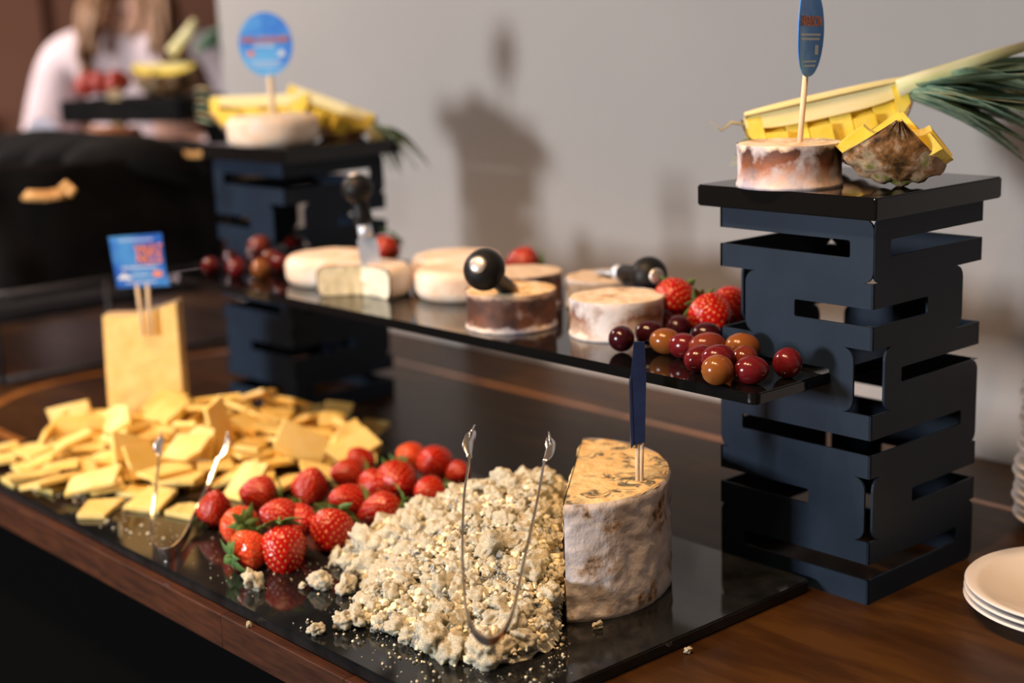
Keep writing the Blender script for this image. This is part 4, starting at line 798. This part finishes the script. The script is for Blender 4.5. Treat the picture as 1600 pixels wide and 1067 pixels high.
tongs([(-0.1924, -0.3212, 0.1785), (-0.1627, -0.3539, 0.1549), (-0.1140, -0.3976, 0.1220), (-0.0717, -0.4284, 0.0939), (-0.0488, -0.4275, 0.0834), (-0.0502, -0.4040, 0.0938), (-0.0811, -0.3607, 0.1204), (-0.1210, -0.3071, 0.1529), (-0.1486, -0.2733, 0.1725)], .0050, .0010, 'slim steel tongs standing open in the heap of blue cheese crumbs')

# ---------------------------------------------------------------- pineapples
def pineapple(root, L, R, skin_dir, chunks=6, a_half=PI / 4, core=True, shift=.007, seed=0, core_out=0.0, nose=False):
    """piece of a pineapple along +x; its wedge opens away from skin_dir (angle in the local yz plane, y toward the viewer)"""
    r = random.Random(seed)
    def s(x):
        if nose and x < L * .42: return .06 + .94 * math.sqrt(max(0, 1 - (1 - x / (L * .42)) ** 2))
        u = abs(2 * x / L - 1); return (1 - u ** 3.2 * .62)
    def pt(x, rad, ang): a = skin_dir + ang; return Vector((x, rad * math.cos(a), rad * math.sin(a)))
    NXp, NAp = 40, 22; vs, fs = [], []
    for layer, rad in ((0, 1.0), (1, .86)):
        for i in range(NXp + 1):
            x = L * i / NXp
            for j in range(NAp + 1):
                an = -a_half + 2 * a_half * j / NAp; q = rad * R * s(x)
                if layer == 0:
                    cx_ = (x / .021) + (.5 if int(an * R / .018 + 50) % 2 else 0); cy_ = an * R / .018 + 50
                    bump = math.sin(PI * (cx_ % 1)) * math.sin(PI * (cy_ % 1)); q += (.0045 * bump + .0016 * noise.fractal(Vector((x * 120, an * 6, seed)), 1, 2, 3)) * min(1, s(x) * 1.2 - .1)
                vs.append(pt(x, q, an))
    W_ = NAp + 1; S2 = (NXp + 1) * W_
    for i in range(NXp):
        for j in range(NAp): a = i * W_ + j; fs += [(a, a + 1, a + W_ + 1, a + W_), (S2 + a + 1, S2 + a, S2 + a + W_, S2 + a + W_ + 1)]
        for j in (0, NAp): a = i * W_ + j; fs.append((a, a + W_, S2 + a + W_, S2 + a))
    for i in (0, NXp):
        for j in range(NAp): a = i * W_ + j; fs.append((a, a + 1, S2 + a + 1, S2 + a))
    obj('skin', mesh('skin', vs, fs, [PSKIN], None, True), root)
    def seg(x0, x1, r0, r1, ah, m, nm, off=Vector((0, 0, 0)), n=6):
        v, f = [], []
        K = max(1, int((x1 - x0) / .012))
        for i in range(K + 1):
            x = x0 + (x1 - x0) * i / K
            for rr in (r0, r1):
                for j in range(n + 1): an = -ah + 2 * ah * j / n; v.append(pt(x, rr * R * (s(x) if rr > .4 else (s(x) * .6 + .4)), an) + off)
        w = n + 1; st_ = 2 * w
        for i in range(K):
            a = i * st_
            for j in range(n): f += [(a + w + j, a + w + j + 1, a + st_ + w + j + 1, a + st_ + w + j), (a + j + 1, a + j, a + st_ + j, a + st_ + j + 1)]
            f += [(a, a + w, a + st_ + w, a + st_), (a + n, a + st_ + n, a + st_ + w + n, a + w + n)]
        for i, q in ((0, 1), (K, -1)):
            a = i * st_; f.append(tuple(([a + j for j in range(w)] + [a + w + j for j in reversed(range(w))])[::q]))
        o = obj(nm, mesh(nm, v, f, [m]), root); return o
    e = L * .10
    seg(.002, e, .05, .855, a_half * .985, PFLESH, 'flesh'); seg(L - e, L - .002, .05, .855, a_half * .985, PFLESH, 'flesh')
    w = (L - 2 * e) / chunks; sdv = Vector((0, math.cos(skin_dir + PI / 2), math.sin(skin_dir + PI / 2)))
    for c in range(chunks):
        o_ = sdv * (shift * (1 if c % 2 else -1) + r.uniform(-.001, .001)) + Vector((0, -math.cos(skin_dir), -math.sin(skin_dir))) * r.uniform(0, .002)
        seg(e + w * c + .0006, e + w * (c + 1) - .0006, .36, .855, a_half * .93, PFLESH, 'flesh_chunk', o_)
    if core: seg(.001, L - .001, -core_out, .30, a_half * .98, PCORE, 'core_strip', n=6)
def crown_leaves(root, base, axis, n, ln, spread, seed, down, w=.011, drymix=.1):
    r = random.Random(seed); axis = Vector(axis).normalized()
    for i in range(n):
        ph = r.uniform(-1, 1) * spread; side = axis.cross(Vector(down)).normalized(); k = r.uniform(.1, 1)
        d0 = (axis + Vector(down) * k * .75 + side * ph * .6).normalized(); l = ln * r.uniform(.5, 1.0) * (1.12 - .35 * k); vs, fs = [], []
        cur = Vector(base) + axis * r.uniform(0, ln * .35) * (1 - k) + side * ph * .008 + Vector(down) * k * .012; sd = d0.cross(Vector((r.uniform(-.3, .3), r.uniform(-.3, .3), 1))).normalized(); d = d0.copy()
        bend = Vector((0, 0, -1)) * r.uniform(.0, .11) + axis * .05
        for q in range(9):
            u = q / 8; ww = w * r.uniform(.97, 1.03) * (1 - u ** 1.8) * (.75 + .5 * math.sin(PI * min(1, u * 1.6))) + .0003; up_ = sd.cross(d).normalized()
            vs += [cur + sd * ww + up_ * ww * .35, cur, cur - sd * ww + up_ * ww * .35]; cur = cur + d * (l / 8); d = (d + bend).normalized()
        for q in range(8):
            for h in (0, 1): f = q * 3 + h; fs.append((f, f + 1, f + 4, f + 3))
        o = obj('crown_leaf', mesh('crown_leaf', vs, fs, [PLEAFD if r.random() < drymix else PLEAF], None, True), root); so = o.modifiers.new('t', 'SOLIDIFY'); so.thickness = .0008
# long quarter with its crown on the near stand
P0 = Vector((-0.2315, 0.0980, 0.4312)); 
P0 = Vector((P0.x, P0.y, PZ + .058)); ax = (SIDE + UP * .19).normalized()
root = empty('pineapple_boat', P0, frame(UP - ax * ax.z, ax))
pineapple(root, .172, .066, -PI / 2 + .50, 6, .86, shift=.006, seed=1, core_out=.10)
crown_leaves(root, (.170, 0, -.008), (1, 0, .10), 46, .205, 1.0, 3, (0, .10, -1), .019)
obj('crown_pith', tube('crown_pith', [(.160, 0, -.006), (.20, 0, -.002), (.26, 0, .005), (.33, 0, .010)], [.013, .012, .009, .005], PWHITE, 10, flat=(1, .75)), root)
obj('dry_leaf', tube('dry_leaf', [(.008, .01, -.012), (-.012, .012, -.004), (-.024, .012, -.010), (-.034, .012, .002)], [.004, .006, .004, .0006], PLEAFD, 6, flat=(1, .3)), root)
for q in range(7): obj('dry_leaf', tube('dry_leaf', [(.004, rnd.uniform(-.01, .02), -.022 - .003 * q), (-.008, rnd.uniform(-.01, .03), -.028 - .004 * q), (-.010 - .002 * q, .02, -.036 - .002 * q)], [.003, .003, .0005], PLEAFD if q % 2 else PLEAF, 6, flat=(1, .3)), root)
tag(root, 'long quarter pineapple with a leafy crown on the near stand behind the cheese', 'pineapple')
# chunky piece in front of it, skin toward the room
P1 = Vector((0.0034, 0.0300, 0.4111))
root = empty('pineapple_chunk', (P1.x, P1.y, PZ + .0675), frame(UP, AWAY * .9 + SIDE * .25))
pineapple(root, .115, .063, -PI / 2 + .12, 3, .86, shift=.015, seed=5, core=False, nose=True)
tag(root, 'short pineapple wedge with rough brown skin at the right of the near stand', 'pineapple')
# far stand: two pieces
root = empty('pineapple_boat', (-1.212, .040, PZ + .067), frame(UP, SIDE))
pineapple(root, .150, .062, -PI / 2 + .45, 4, .95, shift=.006, seed=7)
for q in range(6): obj('dry_leaf', tube('dry_leaf', [(.004, .0, .01 - .01 * q), (-.012, .01, .014 - .010 * q), (-.026, .012, .012 - .009 * q)], [.005, .006, .0006], PLEAF if q % 2 else PLEAFD, 6, flat=(1, .3)), root)
tag(root, 'blurred bright yellow pineapple boat left of the round sign', 'pineapple')
P3 = Vector((-1.1385, 0.1350, 0.4614))
root = empty('pineapple_wedge', (P3.x, P3.y, PZ + .082), frame(UP + SIDE * .38, SIDE - UP * .38 - AWAY * .12))
pineapple(root, .140, .056, -PI / 2 + .45, 6, .85, shift=.007, seed=9)
crown_leaves(root, (.138, -.01, -.01), (1, -.2, -.05), 12, .10, 1.0, 8, (0, .1, -1), .008, .2)
tag(root, 'blurred pineapple wedge with brown skin right of the round sign', 'pineapple')

# ---------------------------------------------------------------- plates
def plate_mesh(R, h=.017):
    return lathe('plate', [(0, .0015), (R * .45, .0012), (R * .52, .0), (R * .56, .0), (R * .60, .003), (R * .85, h * .62), (R * .985, h * .93), (R, h), (R * .985, h + .0016), (R * .84, h * .62 + .0034), (R * .60, .0062), (R * .3, .0046), (0, .0046)], CERAM, 72)
PC = (0.153, 0.110)
pm = plate_mesh(.102)
for k, lab in enumerate(('lowest of the three white plates at the table corner', 'middle one of the three white plates at the table corner', 'top white plate of the low stack of three')):
    tag(obj('plate', pm, None, (PC[0] + .001 * k, PC[1] - .001 * k, .0005 + .0072 * k)), lab, 'plate', 'low stack of white plates')
sm = plate_mesh(.078, .014)
SC_ = Vector((-0.0101, 0.2813, 0.0200)) + SIDE * .079
for k in range(17):
    dx = .002 * math.sin(k * 2.1) + (.0045 if k > 6 else 0)
    tag(obj('saucer', sm, None, (SC_.x + SIDE.x * dx, SC_.y + SIDE.y * dx, .0005 + .0094 * k)), 'small white dish in the tall stack at the right edge by the wall', 'dish', 'tall stack of white dishes')

# ---------------------------------------------------------------- far end of the table: cloth lined basket on a wire rack
root = tag(empty('wire_rack', (-1.8, .1, 0)), 'black wire rack carrying the cloth lined basket on the far table', 'rack')
def rk(n, pts, r): obj(n, tube(n, [Vector(p) - Vector((-1.8, .1, 0)) for p in pts], r, DARKM, 8), root)
for x, y in ((-1.535, -.19), (-1.535, .01), (-1.535, .30), (-2.03, -.19), (-2.03, .30)): rk('leg', [(x, y, .0), (x - .012, y, .15)], .0055)
for pts in ([(-1.535, -.19, .007), (-1.535, .30, .007)], [(-2.03, -.19, .007), (-2.03, .30, .007)], [(-1.535, -.19, .007), (-2.03, -.19, .007)], [(-1.54, -.19, .075), (-2.03, -.19, .075)], [(-1.547, -.19, .145), (-1.547, .30, .145)], [(-2.04, -.19, .145), (-2.04, .30, .145)]): rk('rail', pts, .0055)
vs, fs = [], []; NA, NZc = 90, 16
for j in range(NZc + 1):
    u = j / NZc
    for i in range(NA):
        a = 2 * PI * i / NA; cx, sy = math.cos(a), math.sin(a); p_ = 2 / 5
        ex = (abs(cx) ** p_) * (1 if cx > 0 else -1); ey = (abs(sy) ** p_) * (1 if sy > 0 else -1)
        f = .93 + .09 * u + .012 * math.sin(a * 9 + 3 * u) + .03 * noise.noise(Vector((a * 2, u * 3, 0)))
        z = .135 + .215 * u + .012 * noise.noise(Vector((cx * 3, sy * 3, u))) * (1 if u > .1 else 0)
        vs.append((.275 * ex * f, .262 * ey * f, z))
for j in range(NZc):
    for i in range(NA): l = (i + 1) % NA; fs.append((j * NA + i, j * NA + l, (j + 1) * NA + l, (j + 1) * NA + i))
b = NZc * NA; R0 = len(vs)
for ring, (f, dz) in enumerate(((.90, .0), (.80, -.045), (.4, -.06), (.02, -.055))):
    for i in range(NA): v = vs[b + i]; vs.append((v[0] * f, v[1] * f, v[2] + dz + .018 * noise.noise(Vector((v[0] * 12 * f, v[1] * 12 * f, 5)))))
pr0 = b
for ring in range(4):
    q = R0 + ring * NA
    for i in range(NA): l = (i + 1) % NA; fs.append((pr0 + i, pr0 + l, q + l, q + i))
    pr0 = q
fs.append(tuple(range(NA))[::-1]); fs.append(tuple(pr0 + i for i in range(NA)))
root = empty('basket', (-1.805, .045, 0)); obj('cloth_lining', mesh('cloth_lining', vs, fs, [CLOTHB], None, True), root)
for q in range(4):
    P = [(-.26 + .13 * q, -.10 + .03 * q, .30), (-.16 + .12 * q, -.02, .338), (-.03 + .10 * q, .06, .345), (.07 + .07 * q, .15, .305)]
    obj('cloth_fold', tube('cloth_fold', smoothpath(P), [.02 + .018 * math.sin(PI * k / 18) for k in range(19)], CLOTHB, 10), root)
tag(root, 'wide black cloth lined bread basket raised on a wire rack', 'basket')
def cracker(p, L, W, rot, lab, m=CRACK):
    bm = bmesh.new(); bmesh.ops.create_cube(bm, size=1)
    bmesh.ops.subdivide_edges(bm, edges=bm.edges[:], cuts=3, use_grid_fill=True)
    for v in bm.verts: x, y, z = v.co; v.co = Vector((x * L * (1 - .2 * y), y * W * (1 - .5 * x * x), z * .006 + .012 * x * x + .003 * noise.noise(v.co * 6)))
    return tag(obj('cracker', from_bm(bm, 'cracker', m, True), None, p, rot), lab, 'cracker', 'crackers in the black basket')
cracker((-1.3525, -0.1674, 0.3180), .062, .026, (.35, 0, 1.0), 'flat golden cracker poking over the front of the black basket'); cracker((-1.1554, -0.2214, 0.3450), .026, .016, (.9, .5, .2), 'small curled golden cracker beside the flat one'); cracker((-1.5011, 0.1670, 0.3450), .05, .016, (.2, .1, .8), 'thin grey cracker at the right rim of the black basket'); cracker((-1.5417, 0.2331, 0.3400), .02, .012, (.2, .1, .8), 'small golden cracker corner beside the far stand')
def lump(n, p, s, m, lab, cat, seed):
    bm = bmesh.new(); bmesh.ops.create_icosphere(bm, subdivisions=3, radius=1)
    for v in bm.verts: v.co = Vector([c * k for c, k in zip(v.co * (1 + .35 * noise.fractal(v.co * 1.7 + Vector((seed, 0, 0)), 1, 2, 3)), s)])
    return tag(obj(n, from_bm(bm, n, m, True), None, p, (0, 0, seed)), lab, cat)

# ---------------------------------------------------------------- second table beyond, with a stand, fruit and a person behind it
root = tag(empty('serving_table', (-2.58, 0.0, -.9)), 'far table under a black cloth behind the basket', 'table')
obj('table_cloth', boxm('table_cloth', (-.46, -.62, .62), (.46, .52, .905), CLOTHB, .01), root)
for sx in (-.4, .4):
    for sy in (-.55, .45): obj('leg', boxm('leg', (sx - .03, sy - .03, 0), (sx + .03, sy + .03, .63), DARKM), root)
lump('bread_roll', (-1.9752, 0.2591, 0.3368), (.075, .06, .04), BREAD, 'brown crusty pastry heaped above the black basket', 'bread', 2)
lump('bread_roll', (-1.8999, 0.2632, 0.3245), (.045, .04, .025), CRACK, 'small golden bread piece beside the brown pastry', 'bread', 4)
st3 = empty('display_stand', (-2.70, .40, 0), (0, 0, .5))
c3 = Vector((-2.0361, 0.3728, 0.4225))
st3.location = (c3.x, c3.y, 0); zt = c3.z
obj('top_board', boxm('top_board', (-.14, -.10, zt - .045), (.14, .10, zt), CLOTHB, .002), st3)
obj('leg', tube('leg', [(.12, .05, zt - .03), (.20, .03, .02)], .022, BLACKP, 8), st3); obj('leg', tube('leg', [(-.10, .05, zt - .03), (-.08, .03, .02)], .013, BLACKP, 8), st3)
tag(st3, 'blurred black raised stand on the far table in front of the person', 'display stand')
for k in range(6):
    p = Vector((-2.1006, 0.3079, 0.4486)) + SIDE * (.030 * (k % 3) - .032) + AWAY * (.035 * (k // 3)) + UP * (.004 * (k % 2)) 
    berry(p, .045, (.3 - .1 * k, .8, .3), k % 3, 'blurred strawberry on the far black stand before the person', 'strawberries on the far black stand', .045, cal=False)
root = empty('pineapple_boat', (-2.0816, 0.3741, 0.4899), frame(UP, SIDE)); pineapple(root, .13, .070, -PI / 2, 3, 1.2, shift=.006, seed=12); crown_leaves(root, (.13, 0, .02), (.8, 0, .75), 16, .13, 1, 4, (.5, 0, -.4), .012, .1)
obj('core_end', tube('core_end', [(.08, 0, .02), (.12, 0, .06), (.135, 0, .085)], [.012, .012, .007], PCORE, 8), root)
tag(root, 'blurred yellow pineapple boat on the far black stand', 'pineapple')
s = empty('cheese_sign', (-2.1120, 0.1787, 0.3300), frame(UP, SIDE)); obj('sign_card', prism('sign_card', [(-.03, -.0), (-.033, .04), (-.018, .062), (.012, .062), (.03, .04), (.03, 0)], .002, PAPERW), s); obj('stick', tube('stick', [(0, 0, -.05), (0, 0, .01)], .004, STICK, 6), s)
tag(s, 'blurred pale card sign on a stick at the left in the far basket', 'sign')
s = empty('cheese_sign', (-2.0092, 0.2883, 0.4023), frame(UP, SIDE)); obj('sign_card', prism('sign_card', [(-.012, -.035), (-.014, .04), (.013, .042), (.012, -.035)], .002, CHEDR), s); obj('stick', tube('stick', [(0, 0, -.075), (0, 0, -.03)], .004, STICK, 6), s)
tag(s, 'blurred narrow tan card below the far strawberries', 'sign')

# person behind the far table
def skin_fig(name, joints, edges, m, parent, sub=2):
    me = bpy.data.meshes.new(name); me.from_pydata([j[0] for j in joints], edges, []); me.materials.append(m)
    o = obj(name, me, parent); mo = o.modifiers.new('skin', 'SKIN'); mo.use_smooth_shade = True; sl = me.skin_vertices[0].data
    for k, j in enumerate(joints): r = j[1]; sl[k].radius = r if isinstance(r, tuple) else (r, r)
    sl[0].use_root = True; s_ = o.modifiers.new('sub', 'SUBSURF'); s_.levels = sub; s_.render_levels = sub; return o
PP = Vector((-2.8081, 0.7722, 0.5389)); person = empty('person', (PP.x, PP.y, -.9), frame(UP, SIDE))   # local x = the viewer's right, local -y = toward the viewer
J = [((0, 0, .92), (.15, .10)), ((0, 0, 1.10), (.125, .09)), ((0, 0, 1.28), (.155, .10)), ((0, 0, 1.42), (.12, .08)), ((0, 0, 1.50), .05), ((0, -.01, 1.56), .055),
 ((-.19, 0, 1.41), .055), ((-.24, -.01, 1.15), .042), ((-.13, -.17, 1.15), .030), ((-.07, -.22, 1.16), .026),
 ((.19, 0, 1.41), .055), ((.25, -.01, 1.17), .042), ((.12, -.18, 1.16), .030), ((.06, -.22, 1.16), .026),
 ((-.09, 0, .86), .085), ((-.10, -.01, .47), .055), ((-.10, .02, .08), .038), ((-.10, -.10, .03), .03), ((.09, 0, .86), .085), ((.10, -.01, .47), .055), ((.10, .02, .08), .038), ((.10, -.10, .03), .03)]
E_ = [(0, 1), (1, 2), (2, 3), (3, 4), (4, 5), (3, 6), (6, 7), (7, 8), (8, 9), (3, 10), (10, 11), (11, 12), (12, 13), (0, 14), (14, 15), (15, 16), (16, 17), (0, 18), (18, 19), (19, 20), (20, 21)]
skin_fig('body', J, E_, SKIN, person)
bm = bmesh.new(); bmesh.ops.create_uvsphere(bm, u_segments=28, v_segments=20, radius=1)
for v in bm.verts:
    x, y, z = v.co; jaw = 1 - .28 * max(0, -z) ** 1.3; v.co = Vector((x * .075 * jaw, y * .092 * (1 - .12 * max(0, -z)), z * .115))
    if y < -.6: v.co.y -= .018 * math.exp(-((x / .16) ** 2 + ((z + .08) / .22) ** 2)); v.co.y += .006 * math.exp(-(((abs(x) - .36) / .16) ** 2 + ((z - .12) / .12) ** 2))
head = obj('head', from_bm(bm, 'head', SKIN, True), person, (0, -.02, 1.66), (-.28, 0, 0))
for sx in (-1, 1):
    obj('eye', lathe('eye', [(0, -.009), (.007, -.006), (.009, 0), (.007, .006), (0, .009)], PAPERW, 12), head, (sx * .028, -.076, .012))
    obj('ear', tube('ear', [(sx * .074, 0, -.02), (sx * .082, .008, .0), (sx * .075, .01, .022)], [.006, .010, .005], SKIN, 8), head)
obj('mouth', tube('mouth', [(-.022, -.083, -.052), (0, -.090, -.050), (.022, -.083, -.052)], [.002, .005, .002], BERRYO, 8), head)
for sx in (-1, 1):
    h0 = Vector((sx * .07, -.22, 1.16)); pm_ = skin_fig('hand', [((sx * .075, -.215, 1.16), (.02, .012)), ((sx * .05, -.25, 1.155), (.032, .013)), ((sx * .035, -.275, 1.15), (.036, .012))], [(0, 1), (1, 2)], SKIN, person, 2)
    for f in range(4): b0 = Vector((sx * (.055 - .016 * f), -.285 - .003 * f, 1.15)); ln = (.062, .07, .066, .05)[f]; obj('finger', tube('finger', smoothpath([b0 + Vector((0, .02, 0)), b0 + Vector((0, -ln * .4, -.003)), b0 + Vector((-sx * .006, -ln * .75, -.018)), b0 + Vector((-sx * .008, -ln * .9, -.035))], 3), [.009] * 5 + [.008] * 3 + [.006, .004], SKIN, 8), person)
    obj('thumb', tube('thumb', [(sx * .068, -.245, 1.158), (sx * .026, -.262, 1.168) if 0 else (sx * .02, -.262, 1.168), (sx * .008, -.285, 1.162)], [.011, .010, .006], SKIN, 8), person)
T_ = [((0, 0, .90), (.175, .125)), ((0, 0, 1.10), (.145, .115)), ((0, -.005, 1.28), (.175, .125)), ((0, 0, 1.41), (.135, .095)), ((-.20, 0, 1.40), .075), ((-.25, -.01, 1.20), .075), ((-.26, -.03, 1.12), .085), ((-.15, -.16, 1.14), .045), ((.20, 0, 1.40), .075), ((.27, -.01, 1.20), .072), ((.28, -.03, 1.12), .075), ((.15, -.17, 1.15), .045)]
skin_fig('blouse', T_, [(0, 1), (1, 2), (2, 3), (3, 4), (4, 5), (5, 6), (6, 7), (3, 8), (8, 9), (9, 10), (10, 11)], BLOUSE, person)
skin_fig('cardigan_front', [((.10, -.09, .80), (.06, .03)), ((.11, -.11, 1.05), (.07, .03)), ((.12, -.12, 1.28), (.07, .03)), ((.13, -.06, 1.42), (.06, .03))], [(0, 1), (1, 2), (2, 3)], CARDI, person, 1)
skin_fig('trousers', [((0, 0, .88), (.16, .115)), ((-.09, 0, .80), .10), ((-.10, -.01, .47), .07), ((-.10, .02, .12), .055), ((.09, 0, .80), .10), ((.10, -.01, .47), .07), ((.10, .02, .12), .055)], [(0, 1), (1, 2), (2, 3), (0, 4), (4, 5), (5, 6)], TROUS, person)
hr = random.Random(3)
vs_all = []
for q in range(24):
    a = hr.uniform(.25 * PI, 2.0 * PI - .0) if q % 3 else hr.choice([hr.uniform(-.15, .5), hr.uniform(2.6, 3.3)])
    x, y = .078 * math.cos(a), .085 * math.sin(a); y = max(y, -.03); fr = y < .03
    e_ = hr.uniform(1.30, 1.46); wv = hr.uniform(-.012, .012); P = [Vector((x * .3, y * .3, 1.782)), Vector((x * 1.05, y * 1.05, 1.72)), Vector((x * 1.25 + wv, y * 1.2 - (.02 if fr else 0), 1.58)), Vector((x * 1.45 - wv, y * 1.1 - (.085 if fr else -.03), 1.50)), Vector((x * 1.5 + wv, y - (.115 if fr else -.05), e_))]
    vs_all.append(tube('h', smoothpath(P, 4), [.014] * 10 + [.012] * 6 + [.005], HAIR, 6))
bm = bmesh.new()
for m_ in vs_all: bm.from_mesh(m_)
obj('hair', from_bm(bm, 'hair', HAIR, True), person)
tag(person, 'blurred person with long fair hair in a white blouse behind the far table', 'person')
